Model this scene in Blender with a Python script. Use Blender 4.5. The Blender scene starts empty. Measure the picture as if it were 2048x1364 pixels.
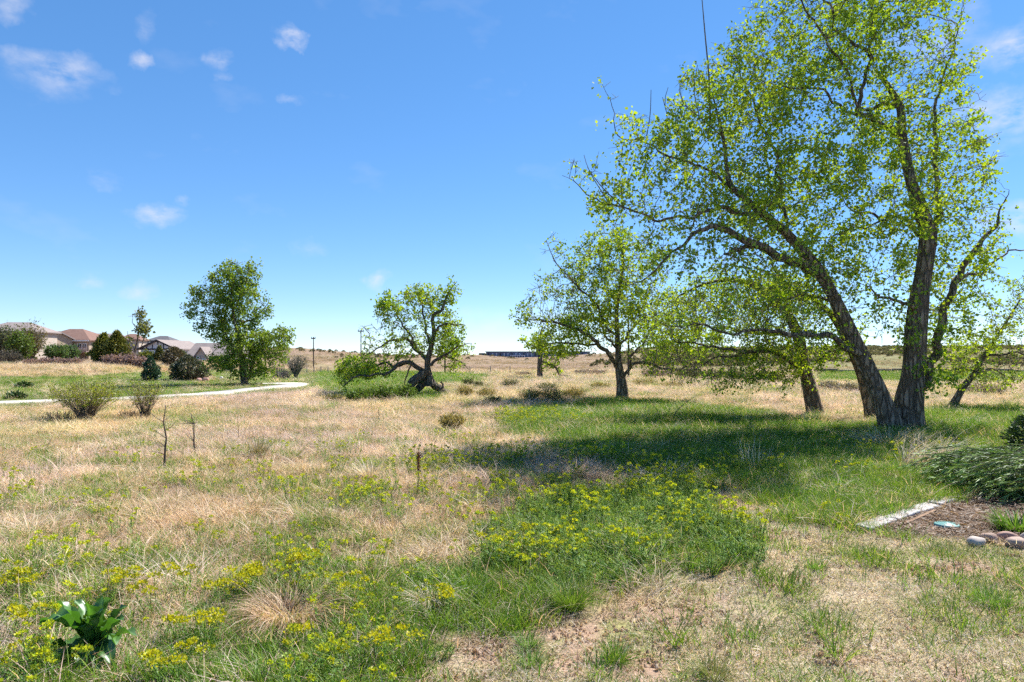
import bpy, math, random
import numpy as np
from mathutils import Vector, noise as mnoise

R = math.radians
rng = np.random.default_rng(7)
random.seed(7)
sc = bpy.context.scene
COL = sc.collection

# ------------------------------------------------------------------ camera, sky, sun, exposure
F, CX, HY, CH = 1366.0, 1024.0, 712.0, 1.7       # focal length (px), centre, horizon row, eye height
cam_d = bpy.data.cameras.new('camera')
cam = bpy.data.objects.new('camera', cam_d); COL.objects.link(cam)
cam.location = (0, 0, CH); cam.rotation_euler = (R(90), 0, 0)
cam_d.sensor_width = 36.0; cam_d.lens = 36.0 * F / 2048.0
cam_d.shift_y = (HY - 682.0) / 2048.0
cam_d.clip_start = 0.1; cam_d.clip_end = 9000.0
sc.camera = cam

SUN_EL, SUN_AZ = R(50), R(44)                     # azimuth from +Y towards +X
sun_dir = Vector((math.sin(SUN_AZ)*math.cos(SUN_EL), math.cos(SUN_AZ)*math.cos(SUN_EL), math.sin(SUN_EL)))
sun_d = bpy.data.lights.new('sun', 'SUN'); sun_d.energy = 4.0; sun_d.angle = R(0.53); sun_d.color = (1.0, 0.95, 0.87)
sun = bpy.data.objects.new('sun', sun_d); COL.objects.link(sun)
sun.rotation_euler = sun_dir.to_track_quat('Z', 'Y').to_euler(); sun.location = (30, 30, 40)

world = bpy.data.worlds.new('World'); sc.world = world; world.use_nodes = True
wn, wl = world.node_tree.nodes, world.node_tree.links
wn.clear()
w_out = wn.new('ShaderNodeOutputWorld'); w_bg = wn.new('ShaderNodeBackground'); w_bg.inputs['Strength'].default_value = 0.120
sky = wn.new('ShaderNodeTexSky'); sky.sky_type = 'NISHITA'; sky.sun_disc = False
sky.sun_elevation = SUN_EL; sky.sun_rotation = SUN_AZ; sky.altitude = 1700; sky.air_density = 0.85; sky.dust_density = 0.05; sky.ozone_density = 3.0
hsv = wn.new('ShaderNodeHueSaturation'); hsv.inputs['Saturation'].default_value = 1.36; hsv.inputs['Value'].default_value = 1.0
wb = wn.new('ShaderNodeMix'); wb.data_type = 'RGBA'; wb.blend_type = 'MULTIPLY'; wb.inputs[0].default_value = 1.0
wb.inputs[7].default_value = (0.915, 0.985, 1.13, 1); wl.new(sky.outputs[0], wb.inputs[6]); gm = wn.new('ShaderNodeGamma'); gm.inputs['Gamma'].default_value = 0.66; wl.new(wb.outputs[2], gm.inputs['Color']); wl.new(gm.outputs[0], hsv.inputs['Color'])

def wmath(op, a, b=None, c=None, clamp=False):
    n = wn.new('ShaderNodeMath'); n.operation = op; n.use_clamp = clamp
    for k, v in enumerate((a, b, c)):
        if v is None: continue
        if hasattr(v, 'is_linked'): wl.new(v, n.inputs[k])
        else: n.inputs[k].default_value = v
    return n.outputs[0]

tc = wn.new('ShaderNodeTexCoord'); dirv = tc.outputs['Generated']
def wnoise(scale, detail, rough, zs=1.0):
    mp = wn.new('ShaderNodeMapping'); mp.inputs['Scale'].default_value = (1, 1, zs); wl.new(dirv, mp.inputs['Vector'])
    n = wn.new('ShaderNodeTexNoise'); n.inputs['Scale'].default_value = scale; n.inputs['Detail'].default_value = detail
    n.inputs['Roughness'].default_value = rough; wl.new(mp.outputs[0], n.inputs['Vector'])
    return n.outputs[0]
n_puff = wnoise(22.0, 5.0, 0.6, 2.2)
n_warp = wnoise(9.0, 4.0, 0.55, 1.8)
# small fair-weather puffs: px, py, half width, half height, strength
CLOUDS = [(582,82,26,17,1.0),(292,120,28,16,.72),(437,120,22,18,.62),(452,155,14,8,.4),(60,118,40,20,.5),(120,140,75,30,.72),(165,150,30,24,.6),(110,165,60,26,.4),
          (312,428,46,20,.8),(368,402,14,9,.45),(287,52,18,20,.28),(578,198,20,8,.32),(190,355,26,16,.25),(280,586,26,16,.5),(185,560,22,12,.4),(752,560,20,22,.62),
          (610,494,30,14,.3),(2030,88,70,34,.9),(2030,215,95,42,1.0),(1880,70,70,40,.55),(2040,432,60,30,.9),(2030,290,50,20,.3),(10,8,34,20,.5),(975,655,70,34,.35),(1120,640,90,30,.3)]
wz = wn.new('ShaderNodeTexNoise'); wz.inputs['Scale'].default_value = 21.0; wz.inputs['Detail'].default_value = 5.0; wz.inputs['Roughness'].default_value = 0.6; wl.new(dirv, wz.inputs['Vector'])
wv1 = wn.new('ShaderNodeVectorMath'); wv1.operation = 'SUBTRACT'; wl.new(wz.outputs['Color'], wv1.inputs[0]); wv1.inputs[1].default_value = (.5, .5, .5)
wv2 = wn.new('ShaderNodeVectorMath'); wv2.operation = 'MULTIPLY_ADD'; wl.new(wv1.outputs[0], wv2.inputs[0]); wv2.inputs[1].default_value = (.075, .075, .045); wl.new(dirv, wv2.inputs[2])
mask = None
for (cx, cy, sx, sy, st) in CLOUDS:
    d = Vector(((cx-CX)/F, 1.0, (HY-cy)/F)); L = d.length; d.normalize()
    mp = wn.new('ShaderNodeMapping'); mp.vector_type = 'TEXTURE'; wl.new(wv2.outputs[0], mp.inputs['Vector'])
    mp.inputs['Location'].default_value = d; mp.inputs['Rotation'].default_value = (0, 0, -math.atan2(d.x, d.y))
    mp.inputs['Scale'].default_value = (1.4*sx/F/L, 0.5, 1.4*sy/F/L)
    gr = wn.new('ShaderNodeTexGradient'); gr.gradient_type = 'SPHERICAL'; wl.new(mp.outputs[0], gr.inputs['Vector'])
    g = wmath('MULTIPLY', gr.outputs['Fac'], st)
    mask = g if mask is None else wmath('MAXIMUM', mask, g)
mask = wmath('MULTIPLY', mask, wmath('MULTIPLY_ADD', wmath('SUBTRACT', n_puff, 0.5), 3.6, 0.62, clamp=True))
mask = wmath('MULTIPLY', mask, 0.8, clamp=True)
veil = wmath('MULTIPLY', wmath('SUBTRACT', n_warp, 0.60), 0.5, clamp=True)
mask = wmath('MAXIMUM', mask, veil)
c_mix = wn.new('ShaderNodeMix'); c_mix.data_type = 'RGBA'
wl.new(mask, c_mix.inputs[0]); wl.new(hsv.outputs[0], c_mix.inputs[6]); c_mix.inputs[7].default_value = (3.0, 2.95, 3.15, 1)
wl.new(c_mix.outputs[2], w_bg.inputs['Color']); wl.new(w_bg.outputs[0], w_out.inputs[0])

world.cycles.sampling_method = 'MANUAL'; world.cycles.sample_map_resolution = 512
vs = sc.view_settings
vs.view_transform = 'Standard'; vs.look = 'None'; vs.exposure = 1.42; vs.gamma = 1.0; vs.use_curve_mapping = False
cy = sc.cycles
cy.use_denoising = False; cy.use_adaptive_sampling = True; cy.adaptive_threshold = 0.03
try: cy.denoiser = 'OPENIMAGEDENOISE'
except Exception: pass
cy.max_bounces = 7; cy.diffuse_bounces = 3; cy.glossy_bounces = 2; cy.transmission_bounces = 4; cy.transparent_max_bounces = 4
cy.caustics_reflective = False; cy.caustics_refractive = False
sc.render.film_transparent = False

# ------------------------------------------------------------------ numeric helpers
def ss(a, b, x):
    t = np.clip((x - a) / (b - a), 0, 1)
    return t * t * (3 - 2 * t)

def _hash(i, j, seed):
    n = (i * 374761393 + j * 668265263 + seed * 974634277) & 0xFFFFFFFF
    n = ((n ^ (n >> 13)) * 1274126177) & 0xFFFFFFFF
    return ((n ^ (n >> 16)) & 0xFFFF) / 65535.0

def vnoise(x, y, seed=0):
    x = np.asarray(x, float); y = np.asarray(y, float)
    i = np.floor(x).astype(np.int64); j = np.floor(y).astype(np.int64)
    fx = x - i; fy = y - j
    fx = fx * fx * (3 - 2 * fx); fy = fy * fy * (3 - 2 * fy)
    a = _hash(i, j, seed); b = _hash(i + 1, j, seed); c = _hash(i, j + 1, seed); d = _hash(i + 1, j + 1, seed)
    return (a * (1 - fx) + b * fx) * (1 - fy) + (c * (1 - fx) + d * fx) * fy

def fbm(x, y, seed=0, oct=3):
    s = 0; a = 0.5; t = 0
    for k in range(oct):
        s = s + a * vnoise(np.asarray(x) * 2 ** k, np.asarray(y) * 2 ** k, seed + k); t += a; a *= 0.5
    return s / t

CR_X = [-800, 300, 560, 610, 700, 760, 900, 955, 1040, 1200, 1300, 1500, 1700, 1850, 2048, 2900]
CR_Y = [706, 708, 699, 700, 706, 711, 712, 711, 716, 708, 699, 697, 697, 694, 694, 690]
def H(x, y):
    x = np.asarray(x, float); y = np.asarray(y, float)
    px = CX + F * x / np.maximum(y, 1.0)
    zc = CH + (HY - np.interp(px, CR_X, CR_Y)) / F * 600.0
    s = ss(70, 600, y)
    z = zc * s + (fbm(x / 60, y / 60, 5) - 0.5) * 3.0 * s * (1 - ss(560, 640, y))
    z = z - np.maximum(y - 600, 0) * 0.004
    z = z + 0.92 * ss(-22, -29, x + 1.5 * (vnoise(x / 5, y / 5, 3) - .5)) * ss(29, 47, y) * (1 - 0.6 * ss(80, 400, y))
    z = z + (vnoise(x * 0.45, y * 0.45, 11) - 0.5) * 0.09 * (1 - ss(40, 120, y)) + (vnoise(x * 1.9, y * 1.9, 12) - 0.5) * 0.045 * (1 - ss(14, 40, y))
    return z

def proj(x, y, z):
    y = np.maximum(y, 0.3)
    return CX + F * x / y, HY + F * (CH - z) / y

_YS = np.geomspace(2.5, 640, 2600)
def G(px, py):
    """ground point seen at photo pixel (px, py)"""
    xs = (px - CX) / F * _YS
    pp = HY + F * (CH - H(xs, _YS)) / _YS
    k = np.argmax(pp <= py)
    if pp[k] > py: k = len(_YS) - 1
    y = _YS[k]; x = (px - CX) / F * y
    return Vector((x, y, float(H(x, y))))

def at(px, py, D):
    return Vector(((px - CX) / F * D, D, CH - (py - HY) / F * D))

def inpoly(px, py, poly):
    res = np.zeros(np.shape(px), bool); n = len(poly)
    for k in range(n):
        x0, y0 = poly[k]; x1, y1 = poly[(k + 1) % n]
        c = ((y0 > py) != (y1 > py)) & (px < (x1 - x0) * (py - y0) / ((y1 - y0) if y1 != y0 else 1e-9) + x0)
        res ^= c
    return res

# ------------------------------------------------------------------ materials
def new_mat(name):
    m = bpy.data.materials.new(name); m.use_nodes = True
    m.node_tree.nodes.clear()
    return m, m.node_tree.nodes, m.node_tree.links

def leaf_mat(name, trans=0.45, gloss=0.06, rough=0.45, instanced=False, tcol=(1.25, 1.15, 0.55)):
    m, n, l = new_mat(name)
    out = n.new('ShaderNodeOutputMaterial')
    a = n.new('ShaderNodeVertexColor'); a.layer_name = 'Col'
    col = a.outputs['Color']
    if instanced:
        t = n.new('ShaderNodeAttribute'); t.attribute_type = 'INSTANCER'; t.attribute_name = 'tint'
        mx = n.new('ShaderNodeMix'); mx.data_type = 'RGBA'; mx.blend_type = 'MULTIPLY'; mx.inputs[0].default_value = 1
        l.new(col, mx.inputs[6]); l.new(t.outputs['Color'], mx.inputs[7]); col = mx.outputs[2]
    d = n.new('ShaderNodeBsdfDiffuse'); l.new(col, d.inputs['Color'])
    tr = n.new('ShaderNodeBsdfTranslucent')
    m2 = n.new('ShaderNodeMix'); m2.data_type = 'RGBA'; m2.blend_type = 'MULTIPLY'; m2.inputs[0].default_value = 1
    l.new(col, m2.inputs[6]); m2.inputs[7].default_value = (*tcol, 1); l.new(m2.outputs[2], tr.inputs['Color'])
    s1 = n.new('ShaderNodeMixShader'); s1.inputs[0].default_value = trans
    l.new(d.outputs[0], s1.inputs[1]); l.new(tr.outputs[0], s1.inputs[2])
    g = n.new('ShaderNodeBsdfGlossy'); g.inputs['Roughness'].default_value = rough; g.inputs['Color'].default_value = (.9, .95, 1, 1)
    s2 = n.new('ShaderNodeMixShader'); s2.inputs[0].default_value = gloss
    l.new(s1.outputs[0], s2.inputs[1]); l.new(g.outputs[0], s2.inputs[2]); l.new(s2.outputs[0], out.inputs[0])
    return m

def rough_mat(name, c1, c2, scale=6.0, bump=0.4, rough=0.9, stretch=(1, 1, 1), detail=8, dist=0.02, c3=None):
    m, n, l = new_mat(name)
    out = n.new('ShaderNodeOutputMaterial'); p = n.new('ShaderNodeBsdfPrincipled')
    p.inputs['Roughness'].default_value = rough; p.inputs['Specular IOR Level'].default_value = 0.2
    t = n.new('ShaderNodeTexCoord'); mp = n.new('ShaderNodeMapping'); mp.inputs['Scale'].default_value = stretch
    l.new(t.outputs['Object'], mp.inputs['Vector'])
    nz = n.new('ShaderNodeTexNoise'); nz.inputs['Scale'].default_value = scale; nz.inputs['Detail'].default_value = detail; nz.inputs['Roughness'].default_value = 0.65
    l.new(mp.outputs[0], nz.inputs['Vector'])
    cr = n.new('ShaderNodeValToRGB'); cr.color_ramp.elements[0].position = 0.3; cr.color_ramp.elements[1].position = 0.7
    cr.color_ramp.elements[0].color = (*c1, 1); cr.color_ramp.elements[1].color = (*c2, 1)
    if c3:
        e = cr.color_ramp.elements.new(0.5); e.color = (*c3, 1)
    l.new(nz.outputs[0], cr.inputs[0]); l.new(cr.outputs[0], p.inputs['Base Color'])
    b = n.new('ShaderNodeBump'); b.inputs['Strength'].default_value = bump; b.inputs['Distance'].default_value = dist
    l.new(nz.outputs[0], b.inputs['Height']); l.new(b.outputs[0], p.inputs['Normal']); l.new(p.outputs[0], out.inputs[0])
    return m

def bark_mat(name, c1, c2):
    m, n, l = new_mat(name)
    out = n.new('ShaderNodeOutputMaterial'); p = n.new('ShaderNodeBsdfPrincipled')
    p.inputs['Roughness'].default_value = 0.95; p.inputs['Specular IOR Level'].default_value = 0.1
    t = n.new('ShaderNodeTexCoord'); mp = n.new('ShaderNodeMapping'); mp.inputs['Scale'].default_value = (1, 1, 0.22)
    l.new(t.outputs['Object'], mp.inputs['Vector'])
    vo = n.new('ShaderNodeTexVoronoi'); vo.feature = 'DISTANCE_TO_EDGE'; vo.inputs['Scale'].default_value = 10
    nz = n.new('ShaderNodeTexNoise'); nz.inputs['Scale'].default_value = 9; nz.inputs['Detail'].default_value = 8
    wv = n.new('ShaderNodeMix'); wv.data_type = 'RGBA'; wv.blend_type = 'ADD'; wv.inputs[0].default_value = 0.12
    l.new(mp.outputs[0], wv.inputs[6]); l.new(nz.outputs['Color'], wv.inputs[7]); l.new(mp.outputs[0], nz.inputs['Vector']); l.new(wv.outputs[2], vo.inputs['Vector'])
    rp = n.new('ShaderNodeValToRGB'); rp.color_ramp.elements[0].position = 0.0; rp.color_ramp.elements[1].position = 0.22
    l.new(vo.outputs['Distance'], rp.inputs[0])
    cm = n.new('ShaderNodeMix'); cm.data_type = 'RGBA'; cm.inputs[6].default_value = (*c1, 1); cm.inputs[7].default_value = (*c2, 1)
    mf = n.new('ShaderNodeMath'); mf.operation = 'MULTIPLY'; l.new(nz.outputs[0], mf.inputs[0]); l.new(rp.outputs[0], mf.inputs[1]); l.new(mf.outputs[0], cm.inputs[0])
    l.new(cm.outputs[2], p.inputs['Base Color'])
    b = n.new('ShaderNodeBump'); b.inputs['Strength'].default_value = 1.0; b.inputs['Distance'].default_value = 0.06
    ad = n.new('ShaderNodeMath'); ad.operation = 'MULTIPLY_ADD'; ad.inputs[1].default_value = 0.4
    l.new(nz.outputs[0], ad.inputs[0]); l.new(rp.outputs[0], ad.inputs[2]); l.new(ad.outputs[0], b.inputs['Height'])
    l.new(b.outputs[0], p.inputs['Normal']); l.new(p.outputs[0], out.inputs[0])
    return m

def plain(name, c, rough=0.7, metal=0.0, var=0.12, scale=3.0):
    c1 = tuple(max(0, v * (1 - var)) for v in c); c2 = tuple(min(1, v * (1 + var)) for v in c)
    m = rough_mat(name, c1, c2, scale=scale, bump=0.1, rough=rough)
    return m

M_GRASS = leaf_mat('grass_blades', 0.42, 0.02, 0.5, True, (1.15, 1.1, 0.7))
M_PLANT = leaf_mat('plant_leaves', 0.40, 0.02, 0.5, False, (1.15, 1.1, 0.6))
M_LEAF = leaf_mat('cottonwood_leaves', 0.55, 0.03, 0.55, False, (1.38, 1.25, 0.5))
M_NEEDLE = leaf_mat('evergreen_needles', 0.2, 0.04, 0.5, False, (1.1, 1.1, 0.6))
M_DOCK = leaf_mat('broad_waxy_leaf', 0.38, 0.07, 0.42, False, (1.1, 1.2, 0.4))
M_BARK = bark_mat('furrowed_bark', (0.125, 0.095, 0.072), (0.42, 0.33, 0.25))
M_TWIG = rough_mat('twig_bark', (0.09, 0.07, 0.05), (0.22, 0.17, 0.125), 5, 0.2)
M_BLEACH = rough_mat('bleached_deadwood', (0.2, 0.175, 0.15), (0.42, 0.38, 0.33), 8, 0.5, stretch=(1, 1, .2))
M_STEM = leaf_mat('shrub_stems', 0.0, 0.02, 0.5, False)

# ------------------------------------------------------------------ object helpers
def tag(o, label=None, cat=None, group=None, kind=None):
    if label: o['label'] = label
    if cat: o['category'] = cat
    if group: o['group'] = group
    if kind: o['kind'] = kind
    return o

def empty(name, loc, label, cat, group=None):
    o = bpy.data.objects.new(name, None); COL.objects.link(o); o.location = loc; o.empty_display_size = 0.2
    return tag(o, label, cat, group)

def mesh_np(name, V, Fc, mat, parent=None, cols=None, smooth=False, link=True, origin=None):
    V = np.asarray(V, np.float32).reshape(-1, 3)
    if origin is not None: V = V - np.asarray(origin, np.float32)
    me = bpy.data.meshes.new(name)
    Fc = np.asarray(Fc, np.int32); k = Fc.shape[1]
    me.vertices.add(len(V)); me.vertices.foreach_set('co', V.ravel())
    me.loops.add(Fc.size); me.loops.foreach_set('vertex_index', Fc.ravel())
    me.polygons.add(len(Fc)); me.polygons.foreach_set('loop_start', np.arange(0, Fc.size, k, dtype=np.int32))
    me.update(calc_edges=True)
    if cols is not None:
        ca = me.color_attributes.new('Col', 'FLOAT_COLOR', 'POINT')
        c4 = np.ones((len(V), 4), np.float32); c4[:, :3] = np.clip(np.asarray(cols).reshape(-1, 3), 0, 1)
        ca.data.foreach_set('color', c4.ravel())
    if smooth: me.polygons.foreach_set('use_smooth', np.ones(len(Fc), bool))
    me.materials.append(mat)
    o = bpy.data.objects.new(name, me)
    if link: COL.objects.link(o)
    if parent is not None:
        o.parent = parent
    elif origin is not None:
        o.location = origin
    return o

class MB:
    """small polygon collector"""
    def __init__(s): s.v = []; s.f = []
    def add(s, v, f):
        b = len(s.v); s.v += [tuple(q) for q in v]; s.f += [tuple(i + b for i in q) for q in f]; return s
    def box(s, x0, x1, y0, y1, z0, z1):
        v = [(x, y, z) for z in (z0, z1) for y in (y0, y1) for x in (x0, x1)]
        return s.add(v, [(0, 2, 3, 1), (4, 5, 7, 6), (0, 1, 5, 4), (2, 6, 7, 3), (0, 4, 6, 2), (1, 3, 7, 5)])
    def prism(s, prof, y0, y1):
        """profile in x,z swept along y"""
        n = len(prof)
        v = [(x, y0, z) for x, z in prof] + [(x, y1, z) for x, z in prof]
        f = [tuple(range(n)), tuple(range(2 * n - 1, n - 1, -1))] + [(k, n + k, n + (k + 1) % n, (k + 1) % n) for k in range(n)]
        return s.add(v, f)
    def build(s, name, mat, parent=None, bevel=0, smooth=False):
        me = bpy.data.meshes.new(name); me.from_pydata(s.v, [], s.f); me.update(); me.materials.append(mat)
        if smooth:
            for p in me.polygons: p.use_smooth = True
        o = bpy.data.objects.new(name, me); COL.objects.link(o)
        if parent: o.parent = parent
        if bevel:
            b = o.modifiers.new('bevel', 'BEVEL'); b.width = bevel; b.segments = 2; b.limit_method = 'ANGLE'
        return o

def blades(base, az, L, lean, bend, width, segs=3, col=None, twist=0.6, r=rng, tip=0.08):
    """grass ribbons; returns V, F, C"""
    n = len(base); base = np.asarray(base, float)
    P = np.zeros((n, segs + 1, 3)); P[:, 0] = base
    dx, dy = np.cos(az), np.sin(az)
    for s in range(segs):
        th = lean + bend * ((s + .5) / segs)
        st = (L / segs)
        P[:, s + 1, 0] = P[:, s, 0] + st * np.sin(th) * dx
        P[:, s + 1, 1] = P[:, s, 1] + st * np.sin(th) * dy
        P[:, s + 1, 2] = P[:, s, 2] + st * np.cos(th)
    P[:, :, 2] = np.maximum(P[:, :, 2], base[:, None, 2] - 0.0 + 0.004)
    wa = az + np.pi / 2 + r.normal(0, twist, n)
    W = np.stack([np.cos(wa), np.sin(wa), r.normal(0, .25, n)], 1)
    t = np.linspace(0, 1, segs + 1)
    prof = (1 - t ** 1.6) * (1 - tip) + tip
    V = np.zeros((n, segs + 1, 2, 3))
    off = W[:, None, :] * (np.asarray(width).reshape(-1, 1) * 0.5 * prof[None, :])[:, :, None]
    V[:, :, 0] = P - off; V[:, :, 1] = P + off
    k = np.arange(segs); q = np.stack([2 * k, 2 * k + 1, 2 * k + 3, 2 * k + 2], 1)
    Fc = (q[None] + (np.arange(n) * (segs + 1) * 2)[:, None, None]).reshape(-1, 4)
    C = np.repeat(np.asarray(col).reshape(n, 1, 3), (segs + 1) * 2, 1) if col is not None else None
    return V.reshape(-1, 3), Fc, None if C is None else C.reshape(-1, 3)

def leaves(pos, size, r, aspect=0.85, droop=0.5, col=None, axis=None, fold=0.25):
    """kite leaves; one folded quad each"""
    n = len(pos)
    a = r.normal(0, 1, (n, 3)); a[:, 2] -= droop
    if axis is not None: a = a * 0.55 + axis
    a /= np.linalg.norm(a, axis=1, keepdims=True) + 1e-9
    b = r.normal(0, 1, (n, 3)); b -= (b * a).sum(1, keepdims=True) * a
    b /= np.linalg.norm(b, axis=1, keepdims=True) + 1e-9
    c = np.cross(a, b)
    s = np.asarray(size).reshape(-1, 1) * np.ones((n, 1))
    V = np.zeros((n, 4, 3))
    V[:, 0] = pos
    V[:, 1] = pos + a * s * .42 + b * s * .5 * aspect + c * s * fold * .5
    V[:, 2] = pos + a * s
    V[:, 3] = pos + a * s * .42 - b * s * .5 * aspect + c * s * fold * .5
    Fc = np.arange(n * 4).reshape(n, 4)
    C = None if col is None else np.repeat(np.asarray(col).reshape(n, 1, 3), 4, 1).reshape(-1, 3)
    return V.reshape(-1, 3), Fc, C

def cat(parts):
    V, Fs, C, b = [], [], [], 0
    for v, f, c in parts:
        V.append(v); Fs.append(np.asarray(f) + b); C.append(c); b += len(v)
    return np.concatenate(V), np.concatenate(Fs), (None if C[0] is None else np.concatenate(C))

def tube(pts, rad, sides=8, ridge=0.0, seed=0, cap=True):
    pts = np.asarray(pts, float); rad = np.asarray(rad, float)
    if cap:
        e = pts[-1] - pts[-2]; e = e / (np.linalg.norm(e) + 1e-9)
        pts = np.concatenate([pts, [pts[-1] + e * rad[-1] * .2]]); rad = np.append(rad, rad[-1] * .04)
    k = len(pts)
    T = np.gradient(pts, axis=0); T /= np.linalg.norm(T, axis=1, keepdims=True) + 1e-9
    ref = np.array([0.31, 0.87, 0.1]); N = ref - (ref @ T[0]) * T[0]; N /= np.linalg.norm(N)
    th = np.linspace(0, 2 * np.pi, sides, endpoint=False)
    V = []
    ln = np.concatenate([[0], np.cumsum(np.linalg.norm(np.diff(pts, axis=0), axis=1))])
    for i in range(k):
        N = N - (N @ T[i]) * T[i]; N /= np.linalg.norm(N) + 1e-9
        B = np.cross(T[i], N)
        rr = rad[i] * np.ones(sides)
        if ridge:
            rr = rr * (1 + ridge * (vnoise(th * 2.2 + seed, np.full(sides, ln[i] * 1.3), seed) - .5) * 2
                       + ridge * .8 * (vnoise(th * 5.5 + seed, np.full(sides, ln[i] * 1.1), seed + 9) - .5) * 2)
        V.append(pts[i] + np.outer(rr * np.cos(th), N) + np.outer(rr * np.sin(th), B))
    V = np.concatenate(V)
    i = np.arange(k - 1)[:, None] * sides; j = np.arange(sides)[None]; j2 = (j + 1) % sides
    Fc = np.stack([i + j, i + j2, i + sides + j2, i + sides + j], -1).reshape(-1, 4)
    return V, Fc

def twigs(P0, P1, r0, r1, sides=3):
    """separate little prisms for many edges"""
    n = len(P0); T = P1 - P0; L = np.linalg.norm(T, axis=1, keepdims=True) + 1e-9; T = T / L
    ref = np.where(np.abs(T[:, 2:3]) > .9, np.array([[1., 0, 0]]), np.array([[0, 0, 1.]]))
    N = np.cross(T, ref); N /= np.linalg.norm(N, axis=1, keepdims=True) + 1e-9; B = np.cross(T, N)
    V = np.zeros((n, 2 * sides, 3))
    for k in range(sides):
        a = 2 * np.pi * k / sides; d = N * math.cos(a) + B * math.sin(a)
        V[:, k] = P0 + d * np.asarray(r0).reshape(-1, 1); V[:, sides + k] = P1 + T * np.asarray(r1).reshape(-1, 1) * .5 + d * np.asarray(r1).reshape(-1, 1)
    q = np.array([[k, (k + 1) % sides, sides + (k + 1) % sides, sides + k] for k in range(sides)])
    Fc = (q[None] + (np.arange(n) * 2 * sides)[:, None, None]).reshape(-1, 4)
    return V.reshape(-1, 3), Fc

def smooth_line(P, R_, step):
    """Catmull-Rom resample of positions + radii"""
    P = np.asarray(P, float); R_ = np.asarray(R_, float)
    if len(P) == 2:
        P = np.array([P[0], (P[0] + P[1]) / 2, P[1]]); R_ = np.array([R_[0], (R_[0] + R_[1]) / 2, R_[1]])
    Q = np.concatenate([[2 * P[0] - P[1]], P, [2 * P[-1] - P[-2]]])
    o, rr = [], []
    for i in range(len(P) - 1):
        p0, p1, p2, p3 = Q[i:i + 4]; n = max(2, int(np.linalg.norm(p2 - p1) / step))
        for k in range(n):
            t = k / n
            o.append(.5 * ((2 * p1) + (p2 - p0) * t + (2 * p0 - 5 * p1 + 4 * p2 - p3) * t * t + (3 * p1 - p0 - 3 * p2 + p3) * t ** 3))
            rr.append(R_[i] * (1 - t) + R_[i + 1] * t)
    o.append(P[-1]); rr.append(R_[-1])
    return np.array(o), np.array(rr)

# ------------------------------------------------------------------ ground zones (laid out on the ground plan)
LAWN = [(1470,1050),(1570,1010),(1640,1050),(1735,1068),(1860,1085),(2060,1100),(2700,1130),(2700,1900),(700,1900),(860,1364),(1100,1300),(1220,1250),(1330,1180),(1440,1120)]
MULCH = [(1722,1064),(1885,1004),(2060,985),(2400,985),(2400,1085),(2000,1088),(1850,1078)]
SPURGE = [(925,1090),(985,1030),(1100,995),(1250,975),(1420,985),(1470,1050),(1440,1120),(1330,1175),(1190,1205),(1020,1195),(930,1160)]
SPURGE2 = [(150,1130),(330,1085),(520,1040),(700,1060),(760,1150),(900,1180),(1090,1230),(1040,1300),(860,1364),(760,1500),(-100,1500),(-100,1180)]
GREEN_R = [(1060,815),(1230,800),(1400,812),(1620,838),(1760,850),(1880,812),(2400,830),(2400,990),(1880,1000),(1725,1055),(1620,1045),(1560,1005),(1440,985),(1250,960),(1120,900),(1010,860)]
GREEN_L = [(-700,758),(150,752),(330,742),(600,738),(700,742),(980,752),(960,768),(760,778),(640,780),(540,788),(420,796),(240,806),(0,815),(-700,835)]
GREEN_F = [(250,1364),(330,1290),(520,1250),(720,1160),(900,1130),(1100,1200),(1000,1290),(880,1330),(860,1500),(100,1500)]
GREEN_M = [(640,778),(820,778),(900,784),(860,804),(700,800)]
GREEN_X = [(1640,742),(1850,742),(2048,746),(2500,746),(2500,764),(1900,766),(1640,764)]
def zones(x, y, jit=1.0):
    z = H(x, y); px, py = proj(x, y, z)
    d = F * 0.35 / np.maximum(y, 2.5) * jit              # warp edges by some decimetres
    wx = (fbm(x * .8, y * .8, 31) - .5) * 4 * d + (vnoise(x * 5, y * 5, 33) - .5) * 1.4 * d
    wy = (fbm(x * .8, y * .8, 41) - .5) * 2.2 * d * np.clip(CH / np.maximum(y, 2.5) * 2, .12, 1) + (vnoise(x * 5, y * 5, 43) - .5) * 1.0 * d * np.clip(CH / np.maximum(y, 2.5) * 2, .1, 1)
    qx, qy = px + wx, py + wy
    Z = {}
    Z['lawn'] = inpoly(qx, qy, LAWN)
    Z['mulch'] = inpoly(px + wx * .2, py + wy * .2, MULCH)
    Z['spurge'] = inpoly(qx, qy, SPURGE)
    Z['spurge2'] = inpoly(qx, qy, SPURGE2)
    Z['green'] = inpoly(qx, qy, GREEN_R) | inpoly(qx, qy, GREEN_L) | inpoly(qx, qy, GREEN_F) | inpoly(qx, qy, GREEN_M) | inpoly(qx, qy, GREEN_X)
    e = lambda cx, cy, rx, ry: ((qx - cx) / rx) ** 2 + ((qy - cy) / ry) ** 2 < 1
    Z['dirt'] = e(1320, 1262, 140, 36) | e(1150, 1290, 110, 26) | e(1420, 1215, 70, 14) | e(1280, 1335, 140, 22) | e(1620, 1300, 60, 8) | e(1500, 1180, 70, 7) | e(980, 1350, 90, 26) | e(1830, 1350, 90, 26)
    Z['dirt'] |= (Z['lawn'] & (fbm(x * 1.1, y * 1.1, 71) > .74))
    return Z, px, py, z

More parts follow.
